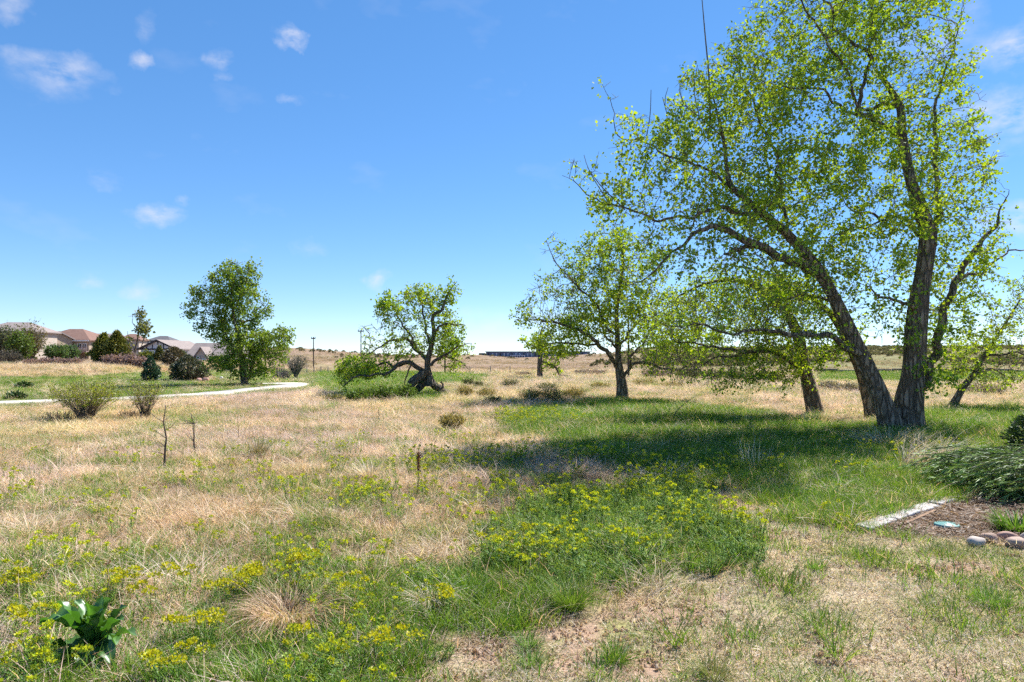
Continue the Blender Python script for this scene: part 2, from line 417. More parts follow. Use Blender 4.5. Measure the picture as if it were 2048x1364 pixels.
# path centre line on the ground
PATH_PX = [(-420,824),(-200,815),(0,807.5),(120,803),(240,798.5),(350,793),(430,787.5),(500,780.5),(552,775.5),(584,771.5),(585,768.6),(560,767.6),(520,768)]
PATH_W = [G(a, b) for a, b in PATH_PX]
_pp, _ = smooth_line(np.array([[p.x, p.y, 0] for p in PATH_W]), np.ones(len(PATH_W)), 0.5)
def path_dist(x, y):
    d = np.full(np.shape(x), 1e9)
    for q in _pp[::2]: d = np.minimum(d, (x - q[0]) ** 2 + (y - q[1]) ** 2)
    return np.sqrt(d)

# ------------------------------------------------------------------ ground sheet
ys = [-8.0]
while ys[-1] < 4200: ys.append(ys[-1] + max(0.13, abs(ys[-1]) * 0.022))
ys = np.array(ys); us = np.linspace(-1, 1, 281)
YY, UU = np.meshgrid(ys, us, indexing='ij')
XX = UU * (np.maximum(YY, 0) * 1.25 + 9)
ZZ = H(XX, YY)
gx, gy = XX.ravel(), YY.ravel()
Z, gpx, gpy, gz = zones(gx, gy, .7)
def lerp(a, b, t): return a + (b - a) * np.asarray(t)[:, None]
nA = fbm(gx * .35, gy * .35, 51); nB = fbm(gx * 2.2, gy * 2.2, 55)
gc = lerp(np.array([.30, .225, .14]), np.array([.40, .30, .19]), nA)
gc = lerp(gc, np.array([.19, .19, .075]), np.clip((nB - .45) * 1.4, 0, .5))
far = ss(66, 84, gy + (nA - .5) * 26)
fcol = lerp(np.array([.215, .145, .105]), np.array([.30, .215, .155]), fbm(gx / 25, gy / 9, 58))
fcol = lerp(fcol, np.array([.16, .17, .07]), ss(1180, 1420, gpx) * .8)
fcol = lerp(fcol, np.array([.22, .2, .10]), np.clip((fbm(gx / 40, gy / 14, 59) - .52) * 3, 0, .6))
gc = lerp(gc, fcol, far)
grn = lerp(np.array([.085, .14, .028]), np.array([.15, .20, .045]), nA)
gc = np.where((Z['green'] | Z['spurge'])[:, None], grn, gc)
gc = np.where((Z['spurge2'])[:, None], gc * .75, gc)
lawnc = lerp(np.array([.42, .345, .235]), np.array([.27, .25, .11]), ss(.42, .62, nB))
gc = np.where(Z['lawn'][:, None], lawnc, gc)
gc = np.where(Z['dirt'][:, None], lerp(np.array([.27, .175, .12]), np.array([.40, .28, .20]), nB), gc)
gc = np.where(Z['mulch'][:, None], lerp(np.array([.16, .095, .06]), np.array([.26, .17, .12]), nB), gc)
red = inpoly(gpx + (nB - .5) * 8, gpy, [(318,738),(338,733),(352,748),(420,752),(452,762),(395,768),(350,754)])
gc = np.where(red[:, None], np.array([.30, .12, .085]), gc)
topb = ss(.5, 1.0, gz) * (gy < 70) * (gx < -15)
gc = lerp(gc, lerp(np.array([.36, .27, .17]), np.array([.24, .21, .09]), nA), topb)
nr, nc = YY.shape
a = (np.arange(nr - 1)[:, None] * nc + np.arange(nc - 1)[None]).ravel()
gf = np.stack([a, a + 1, a + nc + 1, a + nc], 1)

def ground_material():
    m, n, l = new_mat('meadow_soil')
    out = n.new('ShaderNodeOutputMaterial'); p = n.new('ShaderNodeBsdfPrincipled')
    p.inputs['Roughness'].default_value = 1.0; p.inputs['Specular IOR Level'].default_value = 0.05
    a = n.new('ShaderNodeVertexColor'); a.layer_name = 'Col'
    t = n.new('ShaderNodeTexCoord')
    n1 = n.new('ShaderNodeTexNoise'); n1.inputs['Scale'].default_value = 14; n1.inputs['Detail'].default_value = 9; n1.inputs['Roughness'].default_value = .7
    n2 = n.new('ShaderNodeTexNoise'); n2.inputs['Scale'].default_value = 0.55; n2.inputs['Detail'].default_value = 9; n2.inputs['Roughness'].default_value = .72
    l.new(t.outputs['Object'], n1.inputs['Vector']); l.new(t.outputs['Object'], n2.inputs['Vector'])
    def ramp(src, lo, hi):
        r = n.new('ShaderNodeMapRange'); r.inputs['From Min'].default_value = .25; r.inputs['From Max'].default_value = .75
        r.inputs['To Min'].default_value = lo; r.inputs['To Max'].default_value = hi; l.new(src, r.inputs['Value']); return r.outputs[0]
    mu = n.new('ShaderNodeMath'); mu.operation = 'MULTIPLY'; l.new(ramp(n1.outputs[0], .6, 1.4), mu.inputs[0]); l.new(ramp(n2.outputs[0], .7, 1.3), mu.inputs[1])
    vm = n.new('ShaderNodeVectorMath'); vm.operation = 'SCALE'; l.new(a.outputs['Color'], vm.inputs[0]); l.new(mu.outputs[0], vm.inputs['Scale'])
    l.new(vm.outputs[0], p.inputs['Base Color'])
    b = n.new('ShaderNodeBump'); b.inputs['Strength'].default_value = .8; b.inputs['Distance'].default_value = .03
    l.new(n1.outputs[0], b.inputs['Height']); l.new(b.outputs[0], p.inputs['Normal']); l.new(p.outputs[0], out.inputs[0])
    return m
g_obj = mesh_np('ground', np.stack([gx, gy, ZZ.ravel()], 1), gf, ground_material(), cols=gc, smooth=True)
tag(g_obj, 'dry meadow ground rising to low brown hills on the horizon', 'ground', kind='structure')

# concrete path
pl = _pp[:, :2]; tn = np.gradient(pl, axis=0); tn /= np.linalg.norm(tn, axis=1, keepdims=True); nm = np.stack([-tn[:, 1], tn[:, 0]], 1)
HW = 0.86
V = []; 
for k in range(len(pl)):
    zc_ = max(float(H(pl[k, 0] + nm[k, 0] * u, pl[k, 1] + nm[k, 1] * u)) for u in (-HW, 0, HW)) + 0.035
    for u, dz in ((-HW, -.12), (-HW, 0), (HW, 0), (HW, -.12)):
        V.append((pl[k, 0] + nm[k, 0] * u, pl[k, 1] + nm[k, 1] * u, zc_ + dz))
V = np.array(V); Fp = []
for k in range(len(pl) - 1):
    for j in range(3): Fp.append((4 * k + j, 4 * k + j + 1, 4 * k + 5 + j, 4 * k + 4 + j))
M_CONC = rough_mat('pale_concrete', (.50, .47, .41), (.62, .585, .515), 3, .15, .85)
p_obj = mesh_np('path', V, np.array(Fp), M_CONC); tag(p_obj, 'pale concrete footpath curving past the leafy tree on the left', 'path', kind='structure')

# ------------------------------------------------------------------ trees
def colonize(nodes, attr, step, kill, iters, r, trop=0.0, jit=0.25, maxn=14000):
    N0 = len(nodes); P = np.zeros((maxn, 3)); P[:N0] = nodes; par = np.full(maxn, -1); nch = np.zeros(maxn, int); cnt = N0
    nd = np.full(len(attr), 1e9); ni = np.zeros(len(attr), int); alive = np.ones(len(attr), bool)
    def upd(lo, hi):
        idx = np.where(alive)[0]
        for c in range(lo, hi, 400):
            e = min(hi, c + 400)
            d = np.linalg.norm(attr[idx][:, None] - P[None, c:e], axis=2); j = d.argmin(1); dm = d[np.arange(len(idx)), j]
            b = dm < nd[idx]; nd[idx[b]] = dm[b]; ni[idx[b]] = j[b] + c
        alive[nd < kill] = False
    upd(0, N0)
    for it in range(iters):
        idx = np.where(alive)[0]
        if len(idx) == 0: break
        v = attr[idx] - P[ni[idx]]; v /= np.linalg.norm(v, axis=1, keepdims=True) + 1e-9
        S = np.zeros((cnt, 3)); np.add.at(S, ni[idx], v)
        act = np.unique(ni[idx])
        bad = act[nch[act] >= 3]
        if len(bad): alive[np.isin(ni, bad)] = False; act = act[nch[act] < 3]
        if len(act) == 0: break
        d = S[act]; d /= np.linalg.norm(d, axis=1, keepdims=True) + 1e-9
        d += r.normal(0, jit, d.shape); d[:, 2] += trop; d /= np.linalg.norm(d, axis=1, keepdims=True)
        m = min(len(act), maxn - cnt)
        if m <= 0: break
        P[cnt:cnt + m] = P[act[:m]] + d[:m] * step; par[cnt:cnt + m] = act[:m]; np.add.at(nch, act[:m], 1)
        upd(cnt, cnt + m); cnt += m
    return P[:cnt], par[:cnt], N0

def tree(name, label, D, base_px, limbs, crown, n_attr=1500, root=True, step=0.2, leaf=0.08, lam=4.0, seed=1, trunk_n=1,
         c1=(.165, .29, .016), c2=(.31, .41, .03), tip_r=0.0035, trop=0.0, spread=.11, bare=0.0, sides=14, ridge=.10, cat='tree', extra_bare=None,
         droop=.5, drad=None, bark=None, group=None, cover=0.0, twig_len=0.0, tk=.7, lk=.55, clus=4, cl_r=None):
    r = np.random.default_rng(seed)
    b = G(*base_px) if D is None else at(base_px[0], base_px[1], D)
    D = b.y; b.z = float(H(b.x, b.y)) - 0.02; s = D / F
    o = empty(name, b, label, cat, group); bk = bark or M_BARK; tip_r = max(tip_r, D * .00031); lam = lam * .42; cl_r = cl_r or leaf * .75
    starts = []
    for li, L in enumerate(limbs):
        P = np.array([at(q[0], q[1], D + q[2]) for q in L]); Rr = np.array([q[3] * s * (tk if li < trunk_n else lk) for q in L])
        if li < trunk_n and root: P[0, 2] = min(P[0, 2], b.z - .05)
        if li >= trunk_n: Rr[-1] *= .6
        Ps, Rs = smooth_line(P, Rr, max(.12, step * .7))
        if li >= trunk_n:   # natural wobble
            wob = np.stack([fbm(np.arange(len(Ps)) * .35, np.full(len(Ps), li * 7. + k), 91 + k) - .5 for k in range(3)], 1) * step * 1.6
            wob[0] = 0; Ps = Ps + wob
        big = Rs.max() > .05
        if li < trunk_n and root:     # root flare
            hh = Ps[:, 2] - b.z; Rs = Rs * (1 + .28 * np.exp(-np.maximum(hh, 0) / .28))
        V, Fc = tube(Ps, Rs, sides if li < trunk_n else (10 if big else 6), ridge if big else 0.04, seed * 13 + li)
        mesh_np('trunk' if li < trunk_n else 'limb', V, Fc, bk, o, smooth=True, origin=b)
        starts.append(Ps[int(len(Ps) * .45):] if li < trunk_n else Ps[int(len(Ps) * .12):])
    nodes = np.concatenate(starts)
    # attractors
    W = np.array([c[2] * c[3] * (c[6] if len(c) > 6 else 1) for c in crown], float); W /= W.sum()
    A = []
    for c, w in zip(crown, W):
        m = max(3, int(n_attr * w)); u = r.normal(0, 1, (m, 3)); u /= np.linalg.norm(u, axis=1, keepdims=True); u *= r.uniform(0, 1, (m, 1)) ** .36
        dz = c[4] if len(c) > 4 else 0; dr = (c[5] if len(c) > 5 else (drad or (c[2] + c[3]) * .5 * s * 1.1))
        dd = D + dz + u[:, 1] * dr
        A.append(np.stack([(c[0] + u[:, 0] * c[2] - CX) / F * D, dd, CH - (c[1] + u[:, 2] * c[3] - HY) / F * D], 1))
    A = np.concatenate(A); A = A[A[:, 2] > H(A[:, 0], A[:, 1]) + .25]
    P, par, N0 = colonize(nodes, A, step, step * 1.7, 90, r, trop)
    n = len(P); rad = np.zeros(n); e = 2.35; acc = np.zeros(n); depth_to_tip = np.zeros(n)
    for i in range(n - 1, N0 - 1, -1):
        rad[i] = max(tip_r, acc[i] ** (1 / e)); acc[par[i]] += rad[i] ** e
        depth_to_tip[par[i]] = max(depth_to_tip[par[i]], depth_to_tip[i] + 1)
    g = np.arange(N0, n); pr = par[g]
    r0 = np.where(pr < N0, rad[g] * 1.15, np.minimum(rad[pr], rad[g] * 1.3)); 
    E0, E1, q0, q1 = [P[pr]], [P[g]], [r0], [rad[g]]
    tips = g[depth_to_tip[g] <= 3]
    # short terminal twigs
    tw = np.repeat(tips, 2); dv = P[tw] - P[par[tw]]; dv = dv / (np.linalg.norm(dv, axis=1, keepdims=True) + 1e-9) + r.normal(0, .55, dv.shape); dv[:, 2] -= droop * .3 - trop
    dv /= np.linalg.norm(dv, axis=1, keepdims=True); te = P[tw] + dv * (step * r.uniform(.6, 1.6, (len(tw), 1)) + twig_len)
    E0.append(P[tw]); E1.append(te); q0.append(np.full(len(tw), tip_r)); q1.append(np.full(len(tw), tip_r * .6))
    if extra_bare:
        for L in extra_bare:
            Q = np.array([at(q[0], q[1], D + q[2]) for q in L]); Qs, Rq = smooth_line(Q, np.array([q[3] * s for q in L]), step)
            E0.append(Qs[:-1]); E1.append(Qs[1:]); q0.append(Rq[:-1]); q1.append(Rq[1:])
    V, Fc = twigs(np.concatenate(E0), np.concatenate(E1), np.concatenate(q0), np.concatenate(q1))
    tag(mesh_np('twigs', V, Fc, M_TWIG, o, origin=b), kind='stuff')
    # leaves
    dens = ss(.36 + bare, .60 + bare, fbm(P[:, 0] * 1.0 + P[:, 1] * .6, P[:, 2] * 1.0 + P[:, 1] * .3, seed + 3)) * 1.8 + .14
    lp = []
    small = g[(rad[g] < .022) & (depth_to_tip[g] < 12)]
    k = r.poisson(lam * dens[small]); bp = np.repeat(small, k)
    tt = r.uniform(0, 1, (len(bp), 1)); lp.append(P[bp] * tt + P[par[bp]] * (1 - tt) + r.normal(0, spread, (len(bp), 3)) * [1, 1, .9])
    k = r.poisson(lam * .8 * dens[tw]); bp = np.repeat(np.arange(len(tw)), k)
    tt = r.uniform(.1, 1.05, (len(bp), 1)); lp.append(P[tw[bp]] * (1 - tt) + te[bp] * tt + r.normal(0, spread * .6, (len(bp), 3)))
    if cover:   # epicormic leaves along the trunk and limbs
        q = nodes[r.integers(0, len(nodes), int(cover))]; lp.append(q + r.normal(0, .22, q.shape))
    lp = np.concatenate(lp); lp = np.repeat(lp, clus, 0); lp = lp + r.normal(0, cl_r, lp.shape); m = len(lp)
    t = np.clip(r.normal(.5, .3, m) + (fbm(lp[:, 0] * .9, lp[:, 2] * .9 + lp[:, 1] * .5, seed + 7) - .5) * 1.4, 0, 1)[:, None]
    colr = np.array(c1) * (1 - t) + np.array(c2) * t; colr *= r.uniform(.8, 1.2, (m, 1))
    V, Fc, C = leaves(lp, leaf * r.uniform(.45, 1.4, m), r, .9, droop, colr)
    tag(mesh_np('foliage', V, Fc, M_LEAF, o, cols=C, origin=b), kind='stuff')
    return o

# the big leaning cottonwood on the right
big_limbs = [
 [(1812,866,0,58),(1818,810,0,50),(1827,740,0,45),(1832,660,0,41),(1840,590,0,36),(1850,525,0,34),(1857,468,0,33),(1845,430,.05,26),(1829,385,.1,24),(1815,330,.2,22),(1804,270,.3,19),(1800,215,.3,16),(1780,178,.4,12),(1762,152,.5,10)],
 [(1786,868,-.25,46),(1764,800,-.3,37),(1738,740,-.3,32),(1712,690,-.35,29),(1690,640,-.4,26),(1665,590,-.4,24),(1640,545,-.5,23),(1605,500,-.6,20),(1565,458,-.7,18),(1530,432,-.8,16),(1495,402,-.9,13),(1461,370,-1,11),(1453,330,-1,8),(1449,290,-1,7),(1440,250,-1.1,5),(1428,200,-1.2,3)],
 [(1803,272,.3,15),(1770,256,.2,13),(1735,236,.0,11),(1712,226,-.1,9),(1722,190,-.2,8),(1733,130,-.2,7),(1738,108,-.2,7),(1700,85,-.3,6),(1668,52,-.4,5),(1650,0,-.5,4),(1640,-60,-.6,3)],
 [(1737,112,-.2,6),(1747,60,0,5.5),(1735,10,.1,4.5),(1712,-50,.2,3.5),(1690,-110,.2,2)],
 [(1712,228,-.1,7),(1702,160,-.4,5.5),(1672,100,-.7,5),(1630,50,-.9,4),(1600,0,-1,3),(1575,-40,-1,2)],
 [(1714,230,-.1,6),(1665,196,-.4,5),(1610,176,-.7,4),(1560,168,-.9,3),(1500,150,-1,2)],
 [(1800,215,.3,9),(1770,205,.6,8),(1742,215,.8,6),(1715,205,.9,4),(1690,170,1,3)],
 [(1858,480,.2,13),(1876,425,.6,11),(1868,335,.9,9),(1872,250,1.1,7),(1884,180,1.2,5),(1902,100,1.3,4),(1915,40,1.4,2)],
 [(1640,547,-.5,18),(1600,528,-.9,17),(1558,510,-1.2,16),(1512,494,-1.5,14),(1480,470,-1.7,13),(1440,455,-1.9,10),(1398,466,-2.1,7),(1350,500,-2.3,5),(1300,545,-2.5,3),(1262,580,-2.5,2)],
 [(1548,444,-.8,11),(1500,426,-1.1,9),(1440,421,-1.3,8),(1392,430,-1.4,6),(1322,442,-1.5,4.5),(1250,418,-1.6,3),(1165,382,-1.7,2),(1122,348,-1.8,1.2)],
 [(1505,494,-1.5,9),(1472,496,-1.9,9),(1444,507,-2.2,8)],
 [(1575,462,-.7,7),(1562,400,-.4,7),(1552,325,-.2,6.5),(1530,272,-.1,6),(1508,225,0,4.5),(1482,150,.1,3),(1470,90,.1,2)],
 [(1461,372,-1,6),(1400,332,-1.1,5),(1310,296,-1.1,3.5),(1250,278,-1.1,2.5),(1225,220,-1.1,1.6),(1203,165,-1.1,1)],
 [(1722,716,-.35,14),(1690,690,-.7,13),(1648,676,-1,12),(1602,671,-1.2,10),(1545,660,-1.4,7),(1480,664,-1.6,5),(1400,652,-1.8,3),(1330,660,-1.9,2)],
 [(1836,812,.1,20),(1856,745,.3,20),(1878,665,.5,19),(1895,602,.6,17),(1915,560,.7,15),(1936,520,.8,13),(1960,490,.9,11),(1979,470,1,9),(2002,425,1.1,4),(2012,375,1.1,2)],
 [(1914,565,.7,8),(1952,548,.9,6),(1990,520,1.1,5),(2035,500,1.2,3),(2080,490,1.2,2)],
 [(1848,640,.1,9),(1812,608,-.4,7),(1775,590,-.8,5),(1735,575,-1,3)],
 [(1838,470,.2,8),(1802,435,.7,6),(1765,440,1,6),(1720,425,1.2,5),(1690,400,1.3,3)],
 [(1765,440,1,5),(1720,455,1.1,4.5),(1670,470,1.2,3.5),(1630,475,1.2,2)],
 [(1690,642,-.4,8),(1655,600,.3,7),(1600,590,.8,5),(1550,600,1.1,4),(1500,590,1.2,3)],
]
big_crown = [(1330,410,150,95,-1.3,2.0),(1230,440,80,50,-1.6,1.2,.6),(1420,270,130,120,-.9,2.2),(1545,170,130,130,-.2,2.4),(1680,70,170,120,0,2.6),(1850,170,120,140,.8,2.0,1.2),(1905,330,100,150,.9,2.0,1.25),
 (1935,500,95,110,.9,1.8),(1700,330,150,110,.4,2.4,.7),(1560,380,150,110,-.4,2.4),(1380,520,150,70,-2,1.6),(1500,560,150,70,-1.3,2.0),(1720,520,130,110,.4,2.2,.9),(1985,620,80,110,1.0,1.6,.8),
 (1650,-90,190,110,0,2.6,.7),(1800,-60,160,110,.6,2.4,.7),(1250,300,50,60,-1.1,.7,.35),(1215,215,20,45,-1.1,.3,.25),(1150,365,35,25,-1.7,.4,.3),(1600,650,90,60,-1,1.5,.8),(1780,640,70,70,-.6,1.2,.8),(1440,620,130,55,-1.6,1.5,.7),
 (1900,640,60,80,.6,1.2,.8),(1850,740,50,50,-.5,.6,.5),(1480,110,60,60,0,1.2,.5),(1995,400,40,70,1.1,.8,.8),(2035,495,40,40,1.2,.8,.7),(1420,420,110,80,-1.4,1.6,.8),(1980,300,60,120,1.1,1.2,.7),(2000,560,70,70,1.1,1.2,1.0),(1960,230,60,100,1.2,1.2,.9),(2030,440,40,60,1.2,.8,.7),(1790,400,90,90,-.6,1.2,.6),(1640,560,90,60,.4,1.4,.7)]
bare_whips = [[(1420,240,-1,2.0),(1418,160,-1,1.8),(1410,70,-1,1.4),(1404,0,-1,.9)],[(1440,270,-1,1.6),(1400,235,-1,1.4),(1366,205,-1,1.2),(1360,165,-1,1),(1378,138,-1,.7)],
 [(1400,240,-1,1.2),(1388,180,-1,.9),(1395,130,-1,.6)],[(1330,300,-1,1.2),(1335,240,-1,1),(1325,195,-1,.6)],[(1290,290,-1,1.2),(1300,230,-1,.9),(1302,180,-1,.6)],
 [(1250,420,-1.6,1.4),(1200,370,-1.6,1.1),(1175,335,-1.6,.6)],[(1220,410,-1.6,1.2),(1180,345,-1.6,.8),(1168,310,-1.6,.5)],[(1360,235,-1,1),(1330,210,-1,.8),(1336,175,-1,.5)]]
tree('cottonwood_tree', 'huge leaning twin trunked cottonwood with bright green spring leaves on the right', None, (1800, 858), big_limbs, big_crown,
     n_attr=8000, step=.16, leaf=.072, lam=2.7, seed=3, trunk_n=2, sides=40, ridge=.12, extra_bare=bare_whips, bare=-.02, cover=420, spread=.10, tk=.47, lk=.47)

tree('slender_cottonwood', 'slim leaning trunk half hidden just behind the huge twin trunked cottonwood', 18.6, (1742, 822),
     [[(1745,826,0,15),(1728,765,0,14),(1706,705,0,13),(1680,655,.1,11),(1652,618,.2,8),(1612,590,.3,6),(1560,575,.4,4)],
      [(1700,690,0,5),(1672,700,-.3,4),(1650,712,-.4,3),(1630,730,-.4,2)]],
     [(1640,620,70,50,.2,1.2),(1580,590,60,40,.4,1.0),(1700,660,40,40,.2,.8),(1650,720,30,30,-.3,.6,.5)], n_attr=450, step=.18, leaf=.07, lam=4.0, seed=23, cover=260, trop=-.02)

tree('cottonwood_tree', 'mid sized cottonwood with drooping leafy branches, left of the huge leaning tree', None, (1630, 834),
     [[(1633,838,0,22),(1621,780,0,19),(1606,720,0,17),(1596,672,0,15),(1577,632,-.2,13),(1546,602,-.4,11),(1510,572,-.6,8),(1470,560,-.8,5.5),(1415,566,-1,3.5),(1360,590,-1.1,2)],
      [(1621,785,-.15,10),(1602,742,-.4,9),(1572,716,-.7,8),(1530,706,-1,6.5),(1484,702,-1.2,5),(1440,690,-1.4,4),(1380,680,-1.5,3),(1320,684,-1.6,2)],
      [(1500,704,-1.1,5),(1462,715,-.8,4),(1420,722,-.6,3),(1385,735,-.5,2)],
      [(1596,672,0,7),(1540,664,.5,6),(1480,660,.8,4.5),(1420,655,1,3),(1350,640,1.1,2)],
      [(1577,635,-.1,6),(1570,580,.3,5),(1550,530,.5,3.5),(1530,500,.6,2)]],
     [(1390,640,130,55,-.6,1.6),(1510,690,110,45,-.7,1.4),(1420,735,120,38,-.8,1.3,1.3),(1545,610,100,60,0,1.6),(1340,725,60,40,-1.2,.9),(1470,590,120,50,0,1.4),(1540,740,50,35,-.5,.8),(1300,680,50,30,-1.4,.8,.6)],
     n_attr=3000, step=.16, leaf=.06, lam=3.2, seed=5, trop=-.10, droop=1.1, cover=420, twig_len=.14)

tree('leaning_sapling', 'thin young tree leaning right at the far right edge of the meadow', None, (1904, 816),
     [[(1901,820,0,10),(1925,776,0,8.5),(1950,746,0,7.5),(1966,714,0,6.5),(1990,680,0,5),(2012,645,0,3.5),(2040,600,0,2)],
      [(1966,714,0,4.5),(2000,708,-.4,4),(2045,709,-.6,3),(2100,724,-.8,2)],
      [(1950,746,0,4),(1985,742,.4,3),(2015,755,.6,2)],[(1952,745,0,3.5),(1930,735,-.3,3),(1900,735,-.5,2)]],
     [(1960,690,70,45,0,1.2),(1925,740,55,35,-.2,1),(2020,735,60,45,0,1.2),(2035,640,60,50,0,1.2),(2075,590,60,60,0,1.2),(1985,760,50,25,0,.8)],
     n_attr=900, step=.18, leaf=.07, lam=2.2, seed=8, trop=-.05)

tree('cottonwood_tree', 'broad low crowned cottonwood with short brown trunk standing mid meadow', None, (1243, 802),
     [[(1245,806,0,17),(1243,770,0,14.5),(1238,735,0,11.5),(1236,700,0,8.5),(1234,660,.1,7),(1233,620,.1,6),(1241,570,.1,5),(1246,520,.2,4),(1238,470,.2,2.5)],
      [(1238,738,0,9),(1221,715,-.3,8),(1200,690,-.6,7),(1176,672,-.9,6),(1140,655,-1.2,4.5),(1092,640,-1.5,3),(1035,628,-1.7,1.6)],
      [(1243,758,0,7),(1262,736,-.3,6),(1300,728,-.6,5),(1342,736,-.9,4),(1385,730,-1,2.5)],
      [(1236,705,0,5),(1258,660,.6,4),(1285,620,1,3.5),(1300,570,1.2,2.5)],
      [(1200,690,-.6,4.5),(1152,688,-.2,3.5),(1100,686,.1,2.5),(1065,700,.2,1.5)],
      [(1230,668,0,5),(1186,606,-.4,4),(1145,556,-.6,3),(1110,515,-.7,2),(1090,485,-.7,1)],
      [(1236,700,.2,5),(1200,650,1.2,4),(1160,600,1.7,3)],
      [(1262,736,-.3,4),(1270,700,-.8,3.5),(1310,660,-1.2,2.5),(1350,640,-1.4,1.5)]],
     [(1200,550,85,75,0,2.2),(1125,600,75,60,-.6,1.8),(1270,600,90,90,.3,2.2),(1075,635,50,35,-1.4,1.0,.8),(1190,655,110,45,0,2.0),(1120,695,55,28,-.3,1.2),(1335,640,70,70,0,1.6),(1235,490,70,45,.1,1.4,.8),(1112,530,22,35,-.7,.5,.5),(1300,520,60,50,.4,1.4,.7),(1330,725,60,30,-.9,1.0,.7),(1035,635,20,14,-1.6,.4,.7),(1104,505,26,40,-.7,.5,.7),(1060,610,30,24,-1.4,.6,.7),(1380,690,60,50,-.6,1.2,.6)],
     n_attr=5000, step=.2, leaf=.085, lam=4.0, seed=11, bare=.0, sides=16, cover=150)

tree('gnarled_cottonwood', 'gnarled old cottonwood with arched trunk, drooping arms and a thin crown', None, (846, 790),
     [[(860,772,0,15),(859,758,0,13),(855,735,0,10),(856,718,0,9.5),(862,694,0,8),(868,666,0,7),(865,638,0,5.5),(870,627,0,5),(883,621,0,4.2),(890,602,0,3.6),(900,580,.1,2.6),(914,563,.1,1)],
      [(857,744,0,13),(844,748,-.2,16),(832,757,-.3,17),(823,771,-.35,16),(817,792,-.4,18)],
      [(850,750,.1,13),(847,763,.1,13),(840,776,.0,13),(834,793,0,14)],
      [(854,760,0,14),(867,769,.1,13),(881,779,.2,13),(895,786,.2,12),(912,790,.2,10)],
      [(848,746,0,8),(836,734,-.2,8),(820,725,-.4,7),(803,727,-.6,6),(788,739,-.8,5),(770,744,-1,4.2),(737,751,-1.2,3.2),(702,760,-1.4,2.2),(682,772,-1.5,1.2)],
      [(815,726,-.4,5),(785,729,-.1,4),(756,731,.2,3.4),(727,742,.4,2.6),(692,762,.5,1.4)],
      [(855,722,0,8),(847,712,.2,7.5),(834,697,.4,7),(820,683,.6,6),(806,676,.8,5),(784,680,1,4),(750,700,1.2,2.6),(715,720,1.3,1.6)],
      [(862,690,0,5),(852,660,.3,4.5),(846,630,.5,3.6),(836,596,.6,2.6),(826,575,.7,1.4)],
      [(868,667,0,5),(882,652,-.2,4.4),(898,648,-.3,3.6),(930,647,-.4,1.8)],
      [(862,730,0,6),(873,722,-.2,5.4),(886,712,-.4,4.6),(900,705,-.6,3.6),(920,695,-.8,2.6),(943,686,-.9,1.2)],
      [(884,714,-.4,3.6),(905,713,-.1,3),(920,720,.1,2.4),(930,732,.2,1.6),(940,745,.2,1)],
      [(823,728,-.4,3.5),(816,742,-.2,3),(812,758,-.2,2.6),(808,768,-.2,2)],
      [(834,697,.4,4.5),(815,660,0,3.8),(795,630,-.3,2.8),(778,605,-.4,1.6)],
      [(880,780,.1,4),(886,770,.1,3.6),(884,760,.1,3)]],
     [(835,600,48,38,.4,1.2),(795,635,45,42,-.2,1.3),(860,635,35,38,.2,.9),(893,590,20,26,.1,.5),(765,690,50,26,.6,1.2),(718,728,45,22,0,1.2),(905,685,36,26,-.6,.7,.7),(825,680,50,28,.4,1.2),(910,722,28,20,0,.6,.7),(690,735,20,20,0,.6),(735,665,25,22,.6,.6,.5),(925,650,16,12,-.4,.3,.4),(930,700,18,14,-.8,.3,.5),(908,575,18,20,.1,.4,.8),(780,612,30,26,-.4,.6,.8),(740,742,46,16,0,1.0,.9),(700,752,26,14,0,.8,.9),(880,640,40,34,.2,.8,.7),(870,690,50,26,.4,.9,.7)],
     n_attr=2400, step=.18, leaf=.088, lam=4.4, seed=14, trunk_n=1, root=False, lk=.56, tk=.62, bare=-.02, cover=60, bark=bark_mat('weathered_bark', (.10, .085, .07), (.30, .26, .22)))

tree('cottonwood_tree', 'tall full crowned leafy tree beside the bend in the pale path', None, (492, 770),
     [[(490,771,0,9.5),(484,731,0,8),(481,698,0,7),(476,664,0,6),(470,641,0,5),(465,614,0,4),(463,588,0,3),(472,553,0,1.6)],
      [(492,770,.2,7),(500,745,.3,5.5),(511,720,.4,5),(521,702,.4,4),(538,676,.5,3),(556,655,.5,1.6)],
      [(477,706,0,5),(463,689,-.2,4.5),(454,663,-.3,4),(442,636,-.5,3),(423,623,-.7,2),(396,622,-.9,1)],
      [(472,645,0,3.5),(498,641,.4,3),(521,619,.6,2),(535,600,.7,1)],
      [(468,620,0,2.5),(485,590,-.4,2),(500,550,-.5,1)]],
     [(470,552,40,30,0,1.5),(428,592,40,32,-.4,1.5),(480,598,45,38,0,1.7),(398,625,22,18,-.8,.8),(435,650,36,26,-.4,1.3),(512,620,26,24,.5,1.0),(522,685,36,30,.5,1.3),(558,672,22,26,.5,1.0),(480,705,40,24,0,1.2),(545,708,32,22,.4,1.0),(440,728,28,15,-.4,1.0),(500,742,45,16,0,1.2),(565,715,12,14,.5,.6),(445,560,28,22,-.2,1.0),(500,545,22,20,0,.9),(470,650,45,40,.6,1.2),(480,680,50,30,-.6,1.2),(500,720,50,24,.5,1.2),(455,620,40,30,.7,1.2)],
     n_attr=3600, step=.25, leaf=.115, lam=5.0, seed=17, bare=-.1, c1=(.10, .185, .016), c2=(.22, .30, .028), sides=12, cover=160, spread=.16)

